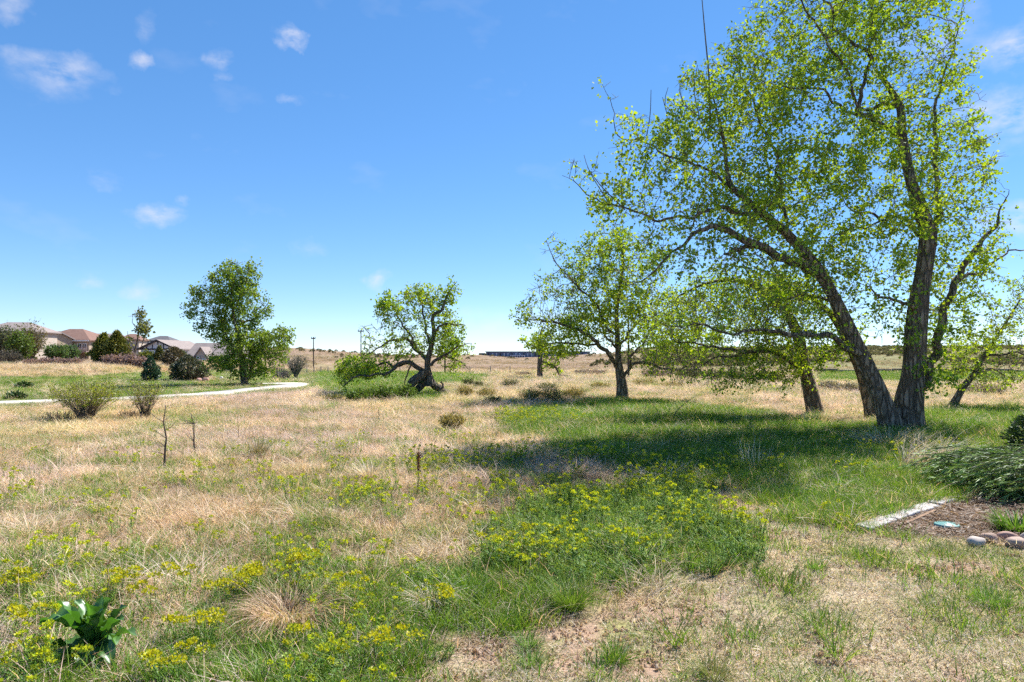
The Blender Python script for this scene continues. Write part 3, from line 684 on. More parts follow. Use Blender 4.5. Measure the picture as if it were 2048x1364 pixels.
tree('cottonwood_tree', 'small dark trunked tree far behind the mid meadow cottonwood', None, (1080, 757),
     [[(1080,758,0,8),(1080,722,0,7),(1081,700,0,6),(1079,680,0,4),(1085,655,0,2)],
      [(1081,722,0,4),(1098,728,-.3,4),(1112,738,-.4,4),(1124,750,-.5,4),(1140,752,-.5,3)],
      [(1081,700,0,3),(1060,690,.3,2.4),(1045,680,.4,1.4)],[(1081,705,0,3),(1105,694,.3,2.4),(1125,690,.4,1.4)]],
     [(1080,684,30,24,0,1.2),(1110,700,34,20,0,1.2),(1056,684,18,14,0,.8),(1090,665,20,16,0,.9),(1105,735,24,12,-.2,.6,.6)], n_attr=420, step=.3, leaf=.17, lam=3.4, seed=19, sides=10)

tree('slim_tree', 'slim upright young tree with sparse crown above the mauve hedge, left of the houses', 62, (270, 722),
     [[(270,722,0,3),(270,702,0,2.6),(274,684,0,2.2),(278,660,0,1.8),(279,635,0,1.2),(277,613,0,.7)],[(270,704,0,2),(284,688,.3,1.7),(294,668,.4,1.2),(298,652,.4,.7)],
      [(270,702,0,1.8),(262,684,-.2,1.5),(258,664,-.3,1)],[(270,706,0,1.5),(256,694,.2,1.2),(248,684,.3,.8)],[(277,665,0,1.2),(268,645,.1,1),(266,630,.1,.6)]],
     [(277,628,12,16,0,.8,1.6),(287,652,13,18,0,.8),(266,652,9,14,0,.6),(256,682,8,12,0,.4,.5),(296,665,6,12,0,.4,.6)], n_attr=420, step=.3, leaf=.22, lam=3.4, seed=29,
     c1=(.09, .12, .025), c2=(.17, .18, .05), sides=8)

# ------------------------------------------------------------------ shrubs
def shrub(name, label, px, py, w, h, D=None, n_st=40, lv=400, leaf=.08, c1=(.1, .15, .02), c2=(.18, .22, .03), sc1=(.10, .075, .06), sc2=(.2, .15, .12),
          seed=1, tlo=.35, spread_=1.0, bendo=.5, stem_r=.006, catg='shrub', group=None, aspect=.5, mat=None, sub=3, jitter=.05, base_r=.15, vase=0.0, tags=None):
    """many stemmed shrub: curved stems from a common base, side twigs, leaves along the outer part"""
    r = np.random.default_rng(seed)
    b = G(px, py) if D is None else at(px, py, D)
    if D is None or True: b.z = float(H(b.x, b.y)) - .02
    s = b.y / F; W = w * s * .5; Hh = h * s
    o = empty(name, b, label, catg, group)
    az = r.uniform(0, 2 * np.pi, n_st); rad = np.sqrt(r.uniform(0, 1, n_st)) * spread_
    top = np.stack([np.cos(az) * rad * W, np.sin(az) * rad * W, Hh * (1 - (.35 - vase) * rad ** 2) * r.uniform(.65, 1.0, n_st)], 1)
    bs = np.stack([np.cos(az) * rad * W * base_r, np.sin(az) * rad * W * base_r, np.zeros(n_st)], 1)
    K = 5; S = np.zeros((n_st, K + 1, 3))
    for k in range(K + 1):
        t = k / K; S[:, k, :2] = bs[:, :2] + (top - bs)[:, :2] * (t ** (1 + bendo))
        S[:, k, 2] = top[:, 2] * (t ** .9); S[:, k] += r.normal(0, W * .03 * t + .001, (n_st, 3))
    P0, P1, q0, q1 = [], [], [], []
    for k in range(K):
        P0.append(S[:, k]); P1.append(S[:, k + 1]); q0.append(np.full(n_st, stem_r * (1 - .8 * k / K))); q1.append(np.full(n_st, stem_r * (1 - .8 * (k + 1) / K)))
    # side twigs
    m = n_st * sub; i = r.integers(0, n_st, m); t = r.uniform(.25, .95, m) * K; k = np.minimum(t.astype(int), K - 1); f = (t - k)[:, None]
    a = S[i, k] * (1 - f) + S[i, k + 1] * f
    d = (S[i, k + 1] - S[i, k]); d /= np.linalg.norm(d, axis=1, keepdims=True) + 1e-9
    d = d + r.normal(0, .55, d.shape); d /= np.linalg.norm(d, axis=1, keepdims=True); e = a + d * Hh * r.uniform(.1, .28, (m, 1)); e[:, 2] = np.maximum(e[:, 2], .01)
    P0.append(a); P1.append(e); q0.append(np.full(m, stem_r * .4)); q1.append(np.full(m, stem_r * .22))
    V, Fc = twigs(np.concatenate(P0), np.concatenate(P1), np.concatenate(q0), np.concatenate(q1))
    ne = len(V) // 6; cc = np.array(sc1) + (np.array(sc2) - np.array(sc1)) * r.uniform(0, 1, (ne, 1))
    tag(mesh_np('stems', V, Fc, M_STEM, o, cols=np.repeat(cc[:, None], 6, 1)), kind='stuff')
    if lv:
        m1 = lv // 2; i = r.integers(0, n_st, m1); t = (tlo + (1 - tlo) * r.uniform(0, 1, m1) ** .7) * K; k = np.minimum(t.astype(int), K - 1); f = (t - k)[:, None]
        lp1 = S[i, k] * (1 - f) + S[i, k + 1] * f + r.normal(0, jitter * Hh, (m1, 3))
        j = r.integers(0, m, lv - m1); f = r.uniform(.2, 1.05, (lv - m1, 1)); lp2 = a[j] * (1 - f) + e[j] * f + r.normal(0, jitter * .6 * Hh, (lv - m1, 3))
        lp = np.concatenate([lp1, lp2]); lp[:, 2] = np.maximum(lp[:, 2], .02)
        ok = lp[:, 2] > tlo * Hh * .55; lp = lp[ok]
        tt = np.clip(r.normal(.5, .3, (len(lp), 1)), 0, 1); colr = (np.array(c1) * (1 - tt) + np.array(c2) * tt) * r.uniform(.75, 1.25, (len(lp), 1))
        V, Fc, C = leaves(lp, leaf * r.uniform(.6, 1.3, len(lp)), r, aspect, -.4, colr)
        tag(mesh_np('foliage', V, Fc, mat or M_PLANT, o, cols=C), kind='stuff')
    return o

def evergreen(name, label, px, py, w, h, D=None, n=2500, leaf=.12, c1=(.03, .06, .025), c2=(.07, .10, .04), seed=1, cone=.5, catg='shrub', aspect=.35, lump=.6, tex=6.0, low=0.03):
    """dense needle crown: sprays pointing outward over a lumpy body, with a trunk"""
    r = np.random.default_rng(seed)
    b = G(px, py) if D is None else at(px, py, D)
    b.z = float(H(b.x, b.y)) - .02
    s = b.y / F; W = w * s * .5; Hh = h * s
    o = empty(name, b, label, catg)
    V, Fc = tube(np.array([[0, 0, -.05], [0, 0, Hh * .5], [0, 0, Hh * .9]]), np.array([W * .10, W * .07, W * .02]), 8, .08, seed)
    mesh_np('trunk', V, Fc, M_BARK, o, smooth=True)
    t = r.uniform(low, 1, n * 2); az = r.uniform(0, 2 * np.pi, n * 2)
    prof = np.where(t < .3, .55 + .45 * np.sin(t / .3 * np.pi / 2), np.cos((t - .3) / .7 * np.pi / 2) ** (.5 + cone * 1.2))
    keep = r.uniform(0, 1, n * 2) < prof * .85 + .15; t, az, prof = t[keep][:n], az[keep][:n], prof[keep][:n]
    lum = 1 + lump * (fbm(az * tex / 6.28 * 1.3 + seed, t * tex, seed, 2) - .5) * 2
    rr = r.uniform(.25, 1, len(t)) ** .45 * prof * lum * W
    pos = np.stack([np.cos(az) * rr, np.sin(az) * rr, t * Hh], 1)
    ax = np.stack([np.cos(az), np.sin(az), np.full(len(t), .55)], 1)
    tt = np.clip(r.normal(.5, .3, (len(t), 1)), 0, 1); colr = (np.array(c1) * (1 - tt) + np.array(c2) * tt) * r.uniform(.7, 1.3, (len(t), 1))
    V, Fc, C = leaves(pos, leaf * r.uniform(.6, 1.4, len(t)), r, aspect, 0, colr, axis=ax)
    tag(mesh_np('crown', V, Fc, M_NEEDLE, o, cols=C), kind='stuff')
    return o

# willow shrubs by the path
shrub('willow_shrub', 'larger of two bushy willow shrubs by the path, yellow green tips on bare stems', 172, 842, 150, 88, n_st=170, lv=3200, leaf=.05, c1=(.22, .28, .02), c2=(.34, .37, .035), sc1=(.12, .10, .075), sc2=(.26, .21, .15), seed=2, tlo=.62, vase=.2, stem_r=.007, sub=5)
shrub('willow_shrub', 'smaller sparse willow shrub right of the bushy one, beside the path', 290, 836, 92, 84, n_st=80, lv=800, leaf=.05, c1=(.22, .28, .02), c2=(.34, .37, .035), sc1=(.12, .10, .075), sc2=(.26, .21, .15), seed=3, tlo=.62, vase=.2, stem_r=.007, sub=5)
shrub('brush_pile', 'dark tangle of dead twigs at the foot of the larger willow', 140, 846, 100, 26, n_st=120, lv=0, sc1=(.045, .035, .03), sc2=(.13, .10, .08), seed=4, stem_r=.009, bendo=.1, base_r=.7, vase=.3)
shrub('brush_pile', 'dark tangle of dead twigs at the foot of the smaller willow', 268, 838, 60, 20, n_st=90, lv=0, sc1=(.045, .035, .03), sc2=(.13, .10, .08), seed=5, stem_r=.009, bendo=.1, base_r=.7, vase=.3)

# green bush under the gnarled tree, rabbitbrush mounds in the meadow
gb = dict(c1=(.075, .15, .018), c2=(.17, .25, .03), leaf=.075, tlo=.1, stem_r=.006, base_r=.6, sub=5)
shrub('leafy_bush', 'dense green bush directly left of the gnarled trunk', 808, 800, 52, 34, n_st=100, lv=2100, seed=6, **gb)
shrub('leafy_bush', 'green bush in the middle of the row left of the gnarled tree', 766, 803, 60, 36, n_st=110, lv=2600, seed=7, **gb)
shrub('leafy_bush', 'low green bush at the left end of the row below the drooping arms', 718, 804, 62, 28, n_st=100, lv=2100, seed=8, **gb)
shrub('leafy_bush', 'small olive bush left of the green row, near the path end', 668, 803, 44, 18, n_st=70, lv=800, seed=9, c1=(.14, .15, .04), c2=(.2, .2, .06), leaf=.06, tlo=.1, base_r=.6)
rb = dict(c1=(.25, .21, .07), c2=(.36, .29, .09), sc1=(.17, .14, .09), sc2=(.30, .25, .15), leaf=.05, tlo=.55, stem_r=.005, base_r=.35, sub=4, aspect=.6)
for k, (px, py, w, h, lab) in enumerate([
    (905,862,58,42,'rounded rabbitbrush with golden dry tops alone in the open meadow'),
    (930,797,44,30,'straw coloured rabbitbrush beside the end of the arched trunk'),
    (972,799,44,28,'straw coloured rabbitbrush second to the right of the arched trunk'),
    (1020,776,44,22,'dark green rabbitbrush in front of the brown field, left of the small dark tree'),
    (1062,806,60,34,'left half of the wide rabbitbrush mound left of the mid meadow cottonwood'),
    (1104,806,64,38,'tallest rabbitbrush mound left of the mid meadow cottonwood'),
    (1150,798,54,26,'rabbitbrush closest to the mid meadow cottonwood trunk on its left'),
    (986,808,40,18,'low dark twiggy shrub at the left foot of the wide rabbitbrush mound'),
    (936,772,28,18,'small dark green shrub behind the straw coloured rabbitbrush'),
    (957,776,26,16,'small olive shrub just right of the dark green one in the distance'),
    (1095,782,60,18,'flat yellowish rabbitbrush in front of the small dark trunked tree'),
    (1290,772,60,17,'yellow topped rabbitbrush right of the mid meadow trunk'),
    (1200,778,50,15,'yellow topped rabbitbrush left behind the mid meadow trunk'),
    (1345,776,60,14,'low rabbitbrush under the hanging branches')]):
    kw = dict(rb)
    if 'dark' in lab or 'olive' in lab: kw.update(c1=(.06, .085, .03), c2=(.14, .15, .05), tlo=.15)
    shrub('rabbitbrush', lab, px, py, w, h, n_st=110, lv=1100, seed=40 + k, group='rabbitbrush mounds in the meadow', **kw)

# thickets beyond the meadow
for k, (px, py, w, h, D, kind, lab) in enumerate([
    (1312,756,64,20,None,0,'mauve grey bare thicket right behind the mid meadow trunk'),
    (1385,758,84,26,None,1,'olive thicket behind the hanging branches, left of three'),
    (1460,762,84,28,None,1,'olive thicket behind the hanging branches, middle of three'),
    (1535,766,70,26,None,1,'olive thicket behind the hanging branches, right of three'),
    (1180,750,70,13,None,0,'low mauve bare thicket between the two far trunks'),
    (1700,786,60,24,None,2,'grey leafless scrub between the leaning trunks'),
    (1660,780,50,20,None,2,'grey leafless scrub just right of the drooping cottonwood trunk'),
    (1965,790,90,26,None,2,'pale dry scrub below the thin leaning sapling'),
    (1048,752,36,9,None,0,'low brown scrub left of the small dark tree trunk')]):
    cs = [dict(c1=(.20, .14, .13), c2=(.28, .21, .19), sc1=(.14, .10, .09), sc2=(.26, .19, .17)), dict(c1=(.08, .10, .035), c2=(.17, .18, .06), sc1=(.10, .08, .06), sc2=(.2, .16, .12)),
          dict(c1=(.2, .18, .12), c2=(.3, .26, .18), sc1=(.16, .13, .10), sc2=(.3, .25, .2))][kind]
    shrub('thicket', lab, px, py, w, h, D, n_st=150, lv=(900, 1700, 350)[kind], seed=70 + k, leaf=.13, tlo=.15, stem_r=.012, base_r=.7, sub=4, group='thickets beyond the meadow', **cs)
shrub('bare_shrub', 'round leafless grey shrub standing right of the path bend', 592, 757, 52, 52, n_st=90, lv=120, seed=90, leaf=.08, c1=(.2, .2, .12), c2=(.26, .25, .16), sc1=(.14, .12, .10), sc2=(.28, .25, .21), stem_r=.02, base_r=.08, sub=8, vase=.15)
shrub('bare_shrub', 'low purplish leafless shrub at the foot of the round grey one', 570, 758, 32, 22, n_st=80, lv=0, seed=91, sc1=(.16, .13, .13), sc2=(.27, .22, .22), stem_r=.014, base_r=.5, sub=5)
for k, px in enumerate((548, 556, 565)):
    shrub('reed_clump', ('leftmost', 'middle', 'rightmost')[k] + ' of three pale upright reed clumps behind the path bend', px, 753, 12, 36, D=52, n_st=26, lv=0, seed=95 + k, sc1=(.24, .2, .14), sc2=(.36, .31, .22), stem_r=.014, base_r=.8, bendo=0, sub=1, spread_=.8, group='pale reed clumps')

# garden belt in front of the houses
mv = dict(c1=(.24, .15, .15), c2=(.36, .25, .25), sc1=(.13, .09, .09), sc2=(.24, .17, .16), leaf=.13, tlo=.1, stem_r=.014, base_r=.7, sub=4, group='mauve hedge shrubs', n_st=110, lv=1500)
for k, (px, py, w, h, D, lab) in enumerate([
    (62,726,30,15,55,'leftmost mauve shrub of the row on top of the bank'),(90,727,34,17,55,'second mauve shrub of the row on top of the bank'),(119,727,34,17,55,'third mauve shrub of the row on top of the bank'),(147,727,32,16,55,'fourth mauve shrub of the bank row, left of the tall junipers'),
    (222,732,32,26,54,'mauve shrub below the tall junipers, at the head of the sloping row'),(242,738,34,26,53,'second mauve shrub of the sloping row below the slim tree'),(262,743,34,28,52,'third mauve shrub of the sloping row below the slim tree'),(282,748,30,26,51,'last mauve shrub of the sloping row, beside the small spruce')]):
    shrub('hedge_shrub', lab, px, py, w, h, D, seed=110 + k, **mv)
shrub('grey_shrub', 'dark grey leafless shrub at the left edge below the green trees', 14, 724, 60, 36, 56, n_st=170, lv=700, leaf=.12, c1=(.08, .07, .05), c2=(.16, .14, .10), sc1=(.06, .05, .045), sc2=(.14, .12, .10), seed=121, stem_r=.014, base_r=.5, sub=6, tlo=.1)
shrub('sage_shrub', 'small pale sage shrub at the left edge on the bank', 14, 729, 30, 10, 54, n_st=80, lv=600, leaf=.1, c1=(.2, .21, .15), c2=(.3, .31, .23), seed=122, stem_r=.01, base_r=.6, tlo=.1)
gt = dict(tlo=.18, stem_r=.03, base_r=.12, sub=6, n_st=90, bendo=.25)
shrub('garden_tree', 'bright green round garden tree at the left edge', 40, 722, 50, 70, 72, lv=3200, leaf=.28, c1=(.07, .13, .015), c2=(.15, .21, .03), seed=123, catg='tree', **gt)
shrub('garden_tree', 'grey green tree in front of the leftmost roof', 8, 722, 60, 78, 78, lv=2600, leaf=.28, c1=(.07, .09, .045), c2=(.14, .16, .08), seed=124, catg='tree', **gt)
shrub('garden_tree', 'taller brown tinged tree behind the bright green one at left', 60, 722, 56, 84, 84, lv=1700, leaf=.28, c1=(.10, .10, .035), c2=(.17, .15, .05), seed=125, catg='tree', **gt)
shrub('garden_tree', 'leafy green tree in front of the tan house', 113, 722, 46, 42, 74, lv=2600, leaf=.25, c1=(.06, .12, .025), c2=(.12, .19, .05), seed=126, catg='tree', **gt)
shrub('garden_tree', 'smaller leafy green tree at the right corner of the tan house', 138, 722, 44, 38, 76, lv=2200, leaf=.25, c1=(.05, .11, .03), c2=(.11, .18, .06), seed=127, catg='tree', **gt)
shrub('garden_tree', 'yellow green bush right of the slim tree', 292, 732, 28, 28, 66, lv=1500, leaf=.22, c1=(.13, .16, .02), c2=(.20, .22, .035), seed=128, catg='tree', **gt)
shrub('garden_tree', 'young pale green tree in front of the half timbered house', 365, 722, 24, 26, 78, lv=650, leaf=.22, c1=(.11, .16, .04), c2=(.17, .22, .06), seed=129, catg='tree', **gt)
shrub('garden_tree', 'bright green bush left of the tall leafy tree trunk', 450, 752, 34, 36, 60, lv=1500, leaf=.2, c1=(.08, .14, .02), c2=(.15, .20, .03), seed=130, catg='shrub', **gt)
shrub('garden_shrub', 'small twiggy shrub in front of the gabled porch', 428, 742, 18, 20, 72, lv=500, leaf=.16, c1=(.12, .14, .05), c2=(.19, .2, .08), n_st=60, seed=131, stem_r=.02)
evergreen('juniper', 'taller left juniper of the olive green pair', 208, 728, 42, 62, 64, n=4200, leaf=.30, c1=(.11, .13, .025), c2=(.23, .23, .04), seed=132, cone=.55)
evergreen('juniper', 'right juniper of the olive green pair, beside the slim tree', 234, 728, 44, 66, 63, n=4200, leaf=.30, c1=(.10, .12, .025), c2=(.22, .21, .04), seed=133, cone=.6)
evergreen('juniper', 'narrow dark juniper in front of the half timbered house', 319, 736, 18, 36, 66, n=1800, leaf=.24, c1=(.08, .10, .03), c2=(.17, .17, .05), seed=134, cone=.9)
evergreen('spruce', 'small blue green spruce beside the red mulch bed', 301, 762, 30, 50, 44, n=2200, leaf=.16, c1=(.035, .075, .05), c2=(.08, .14, .09), seed=135, cone=.8, lump=.6)
evergreen('pine_shrub', 'round dark pine shrub in front of the houses', 376, 764, 62, 52, 46, n=4800, leaf=.17, c1=(.045, .07, .05), c2=(.14, .13, .075), seed=136, cone=.25, lump=.55)
evergreen('pine_shrub', 'brownish round pine shrub behind the dark one', 348, 748, 44, 38, 56, n=3000, leaf=.18, c1=(.09, .08, .05), c2=(.18, .14, .08), seed=137, cone=.15)
evergreen('small_conifer', 'taller dark conifer on the skyline above the half timbered roof', 344, 690, 9, 17, 170, n=400, leaf=.5, c1=(.03, .05, .03), c2=(.06, .08, .04), seed=138, cone=.7)
evergreen('small_conifer', 'rounder dark conifer on the skyline right of the taller one', 358, 693, 9, 15, 168, n=400, leaf=.5, c1=(.03, .05, .03), c2=(.06, .08, .04), seed=139, cone=.3)
evergreen('dark_shrub', 'dark evergreen bush cut by the right edge beyond the juniper', 2070, 905, 90, 84, None, n=2600, leaf=.07, c1=(.02, .045, .012), c2=(.05, .09, .02), seed=140, cone=.2)
# dock weeds on the bank
for k, (px, py) in enumerate(((48, 776), (30, 798))):
    evergreen('dock_weed', ('upper', 'lower')[k] + ' small dark leafy weed on the green bank at left', px, py, 22, 9, None, n=160, leaf=.2, c1=(.03, .06, .02), c2=(.06, .1, .03), seed=150 + k, cone=.1, aspect=.5, catg='weed')

# ------------------------------------------------------------------ grass and ground cover (uncountable)
def sources(name, meshes):
    c = bpy.data.collections.new(name)
    for k, (V, Fc, C) in enumerate(meshes):
        o = mesh_np('%s_%02d' % (name, k), V, Fc, M_GRASS, cols=C, link=False); c.objects.link(o)
    return c

def scatter(name, label, catg, coll, pos, idx, rz, scl, tint, tilt=.12, r=rng):
    n = len(pos); me = bpy.data.meshes.new(name); me.vertices.add(n); me.vertices.foreach_set('co', np.asarray(pos, np.float32).ravel())
    rot = np.stack([r.normal(0, tilt, n), r.normal(0, tilt, n), rz], 1).astype(np.float32)
    a = me.attributes.new('rot', 'FLOAT_VECTOR', 'POINT'); a.data.foreach_set('vector', rot.ravel())
    a = me.attributes.new('scl', 'FLOAT_VECTOR', 'POINT'); a.data.foreach_set('vector', np.asarray(scl, np.float32).ravel())
    a = me.attributes.new('idx', 'INT', 'POINT'); a.data.foreach_set('value', np.asarray(idx, np.int32))
    a = me.attributes.new('tint', 'FLOAT_VECTOR', 'POINT'); a.data.foreach_set('vector', np.asarray(tint, np.float32).ravel())
    o = bpy.data.objects.new(name, me); COL.objects.link(o)
    ng = bpy.data.node_groups.new(name + '_scatter', 'GeometryNodeTree')
    ng.interface.new_socket('Geometry', in_out='INPUT', socket_type='NodeSocketGeometry'); ng.interface.new_socket('Geometry', in_out='OUTPUT', socket_type='NodeSocketGeometry')
    N, L = ng.nodes, ng.links
    gi = N.new('NodeGroupInput'); go = N.new('NodeGroupOutput'); ci = N.new('GeometryNodeCollectionInfo'); ci.inputs['Collection'].default_value = coll
    ci.inputs['Separate Children'].default_value = True; ci.inputs['Reset Children'].default_value = True
    ip = N.new('GeometryNodeInstanceOnPoints'); ip.inputs['Pick Instance'].default_value = True
    def na(nm, ty):
        q = N.new('GeometryNodeInputNamedAttribute'); q.data_type = ty; q.inputs['Name'].default_value = nm; return q.outputs['Attribute']
    L.new(gi.outputs[0], ip.inputs['Points']); L.new(ci.outputs[0], ip.inputs['Instance'])
    L.new(na('idx', 'INT'), ip.inputs['Instance Index']); L.new(na('rot', 'FLOAT_VECTOR'), ip.inputs['Rotation']); L.new(na('scl', 'FLOAT_VECTOR'), ip.inputs['Scale'])
    L.new(ip.outputs[0], go.inputs[0])
    md = o.modifiers.new('scatter', 'NODES'); md.node_group = ng
    return tag(o, label, catg, kind='stuff')

def mixcol(n, pal, r, var=.15):
    pal = np.array(pal); c = pal[r.integers(0, len(pal), n)]; t = r.uniform(0, 1, (n, 1)); c = c * t + pal[r.integers(0, len(pal), n)] * (1 - t)
    return c * r.uniform(1 - var, 1 + var, (n, 1))

STRAW = [(.56, .45, .33), (.68, .57, .45), (.40, .29, .20), (.68, .55, .46), (.30, .22, .15), (.60, .44, .34)]
PALE = [(.74, .66, .57), (.66, .56, .46), (.78, .71, .63)]
GREEN = [(.085, .21, .014), (.14, .28, .022), (.20, .32, .03), (.07, .17, .02)]
BLUEG = [(.11, .26, .04), (.16, .32, .045), (.10, .22, .03), (.20, .33, .08)]
def tuft(n, rad, L0, L1, w, pal, r, lean=(.1, .6), bend=(.3, 1.4), segs=3):
    a = r.uniform(0, 6.283, n); q = np.sqrt(r.uniform(0, 1, n)) * rad
    base = np.stack([np.cos(a) * q, np.sin(a) * q, np.full(n, -.01)], 1)
    return blades(base, a + r.normal(0, 1.1, n), r.uniform(L0, L1, n), r.uniform(*lean, n), r.uniform(*bend, n), w * r.uniform(.6, 1.3, n), segs, mixcol(n, pal, r), r=r)
r_ = np.random.default_rng(99)
dry = [tuft(60, .16, .07, .20, .0042, STRAW, r_, (.4, 1.45), (-.5, 1.6)) for _ in range(4)]
dry += [tuft(44, .13, .14, .34, .0040, STRAW + PALE, r_, (.3, 1.2), (.5, 2.1), 5) for _ in range(3)]
dry += [cat([tuft(34, .14, .08, .2, .004, STRAW, r_, (.4, 1.4), (-.3, 1.4)), tuft(20, .14, .06, .15, .004, GREEN, r_, (.2, 1.0), (.2, 1.2))]) for _ in range(2)]
dry += [cat([tuft(40, .05, .15, .36, .0038, PALE + STRAW, r_, (.1, .6), (.8, 2.2), 4)]) for _ in range(2)]
C_DRY = sources('dry_tuft', dry)
grn_t = [tuft(46, .13, .07, .19, .0048, GREEN, r_, (.05, .5), (.2, 1.1)) for _ in range(3)]
grn_t += [cat([tuft(34, .12, .10, .24, .0048, GREEN, r_, (.05, .45), (.3, 1.2)), tuft(10, .13, .1, .25, .004, STRAW, r_, (.2, 1), (.3, 1.5))]) for _ in range(2)]
grn_t += [tuft(50, .06, .15, .30, .0045, GREEN, r_, (.05, .5), (.4, 1.5), 4)]
C_GRN = sources('green_tuft', grn_t)
law = [tuft(60, .13, .02, .06, .0042, STRAW + PALE, r_, (.6, 1.5), (-.2, .9), 2) for _ in range(2)] + [cat([tuft(40, .13, .02, .055, .0042, STRAW + PALE, r_, (.6, 1.5), (-.2, .9), 2), tuft(18, .12, .025, .06, .004, GREEN + [(.26, .26, .08)], r_, (.3, 1.2), (.1, .9), 2)]) for _ in range(2)]
law += [cat([tuft(36, .11, .03, .065, .0042, GREEN + [(.26, .26, .08)], r_, (.2, 1.2), (.1, .9), 2), tuft(30, .12, .03, .06, .004, STRAW + PALE, r_, (.6, 1.5), (-.2, .9), 2)])]
C_LAWN = sources('lawn_tuft', law)

def spurge_clump(r, ns, hmin, hmax, flower, rad=.13, pal=BLUEG, lw=.005, ll=(.025, .05), headr=.030):
    parts = []
    a = r.uniform(0, 6.283, ns); q = np.sqrt(r.uniform(0, 1, ns)) * rad; L = r.uniform(hmin, hmax, ns)
    lean = r.uniform(0, .45, ns); d = np.stack([np.cos(a) * np.sin(lean), np.sin(a) * np.sin(lean), np.cos(lean)], 1)
    b = np.stack([np.cos(a) * q, np.sin(a) * q, np.zeros(ns)], 1); tp = b + d * L[:, None]
    V, Fc = twigs(b, tp, np.full(ns, .0022), np.full(ns, .0016)); parts.append((V, Fc, np.tile([.13, .17, .06], (len(V), 1))))
    nl = 26; i = np.repeat(np.arange(ns), nl); t = np.tile(np.linspace(.12, 1, nl), ns)[:, None] + r.normal(0, .02, (ns * nl, 1))
    p = b[i] * (1 - t) + tp[i] * t; az = r.uniform(0, 6.283, len(i))
    parts.append(blades(p, az, r.uniform(*ll, len(i)) * (1.15 - .35 * t[:, 0]), r.uniform(.5, 1.15, len(i)), r.uniform(.1, .7, len(i)), np.full(len(i), lw), 2, np.where((t > .72) & (r.uniform(0, 1, (len(i), 1)) < .8), mixcol(len(i), [(.22, .33, .03), (.30, .38, .03)], r), mixcol(len(i), pal, r)), .25, r, .15))
    if flower:
        fl = np.where(r.uniform(0, 1, ns) < flower)[0]; m = 26; i = np.repeat(fl, m); k = len(i)
        u = r.normal(0, 1, (k, 3)); u[:, 2] = np.abs(u[:, 2]) * .8; u /= np.linalg.norm(u, axis=1, keepdims=True)
        hp = tp[i] + u * headr * r.uniform(.5, 1.1, (k, 1)) * [1.0, 1.0, 1.1]
        colf = mixcol(k, [(.50, .50, .02), (.40, .47, .025), (.58, .55, .02), (.30, .42, .03)], r)
        parts.append(leaves(hp, r.uniform(.012, .02, k), r, 1.0, -1.2, colf, axis=u))
        # rays of the umbel
        V, Fc = twigs(tp[i][::3], hp[::3], np.full(len(hp[::3]), .001), np.full(len(hp[::3]), .0008)); parts.append((V, Fc, np.tile([.22, .26, .05], (len(V), 1))))
    return cat(parts)
spg = [spurge_clump(r_, 9, .09, .28, .7, headr=.024) for _ in range(3)] + [spurge_clump(r_, 11, .06, .25, .3, headr=.018) for _ in range(2)] + [spurge_clump(r_, 11, .08, .23, 0, lw=.0048, ll=(.03, .06)) for _ in range(3)]
C_SPG = sources('spurge_clump', spg)

def sample(dens0, ymin, ymax, y0=7.0, p=1.2, half=1.0, r=rng):
    """random ground points, thinning with distance"""
    out = []
    e = np.geomspace(ymin, ymax, 26)
    for lo, hi in zip(e[:-1], e[1:]):
        ym = (lo + hi) / 2; dn = dens0 * min(1, y0 / ym) ** p; wv = half * hi + 1.2
        n = r.poisson(dn * (hi - lo) * 2 * wv); y = r.uniform(lo, hi, n); x = r.uniform(-wv, wv, n); out.append(np.stack([x, y], 1))
    return np.concatenate(out)
def lod(y): return np.clip((y / 8.0), 1, None) ** .38
EXCL = [(196,1316,.13),(580,1240,.24),(862,1208,.13),(738,962,.22),(1232,1322,.14),(1894,1056,.16),(1780,1042,.10),(1820,1028,.10),(1860,1014,.10),(1740,1056,.10),(1850,935,.5),(1056,1292,.1)]
EXW = [(G(a_, b_), c_) for a_, b_, c_ in EXCL]
def clean(xy, lim=.9):
    ok = path_dist(xy[:, 0], xy[:, 1]) > HW + .04
    for g_, c_ in EXW: ok &= (xy[:, 0] - g_.x) ** 2 + (xy[:, 1] - g_.y) ** 2 > c_ * c_
    return xy[ok]

# dry grass
xy = clean(sample(150, 2.6, 78)); Z, px, py, z = zones(xy[:, 0], xy[:, 1])
x, y = xy.T; big = fbm(x * .5, y * .5, 201); sm = fbm(x * 1.7, y * 1.7, 203)
pdry = np.where(Z['green'], .16, np.where(Z['spurge'], .08 + .15 * (sm > .6), np.where(Z['spurge2'], .55, .95)))
pdry = np.where(Z['lawn'] | Z['mulch'] | Z['dirt'], 0, pdry); pdry = np.where(y > 60, pdry * .6, pdry)
pdry = pdry * np.where((z > .35) & (x < -15), .75, 1)
k = rng.uniform(0, 1, len(x)) < pdry; x, y, z, big, sm = x[k], y[k], z[k], big[k], sm[k]; n = len(x)
long_ = (sm > .52) & (rng.uniform(0, 1, n) < .5)
idx = np.where(long_, rng.integers(4, 7, n), np.where(rng.uniform(0, 1, n) < .22 + .5 * (big - .5), rng.integers(7, 9, n), rng.integers(0, 4, n)))
tus = rng.uniform(0, 1, n) < .08; idx = np.where(tus, rng.integers(9, 11, n), idx)
sv = lod(y) * rng.uniform(.6, 1.2, n) * (.8 + .55 * sm) * np.where(tus, 1.0, 1)
tn = np.ones((n, 3)) * (.55 + .55 * big + .45 * sm)[:, None] * rng.uniform(.8, 1.15, (n, 1)); tn[:, 2] *= .85 + .5 * (fbm(x * .3, y * .3, 207) - .3); tn[:, 1] *= .96 + .12 * (fbm(x * .6, y * .6, 209) - .5)
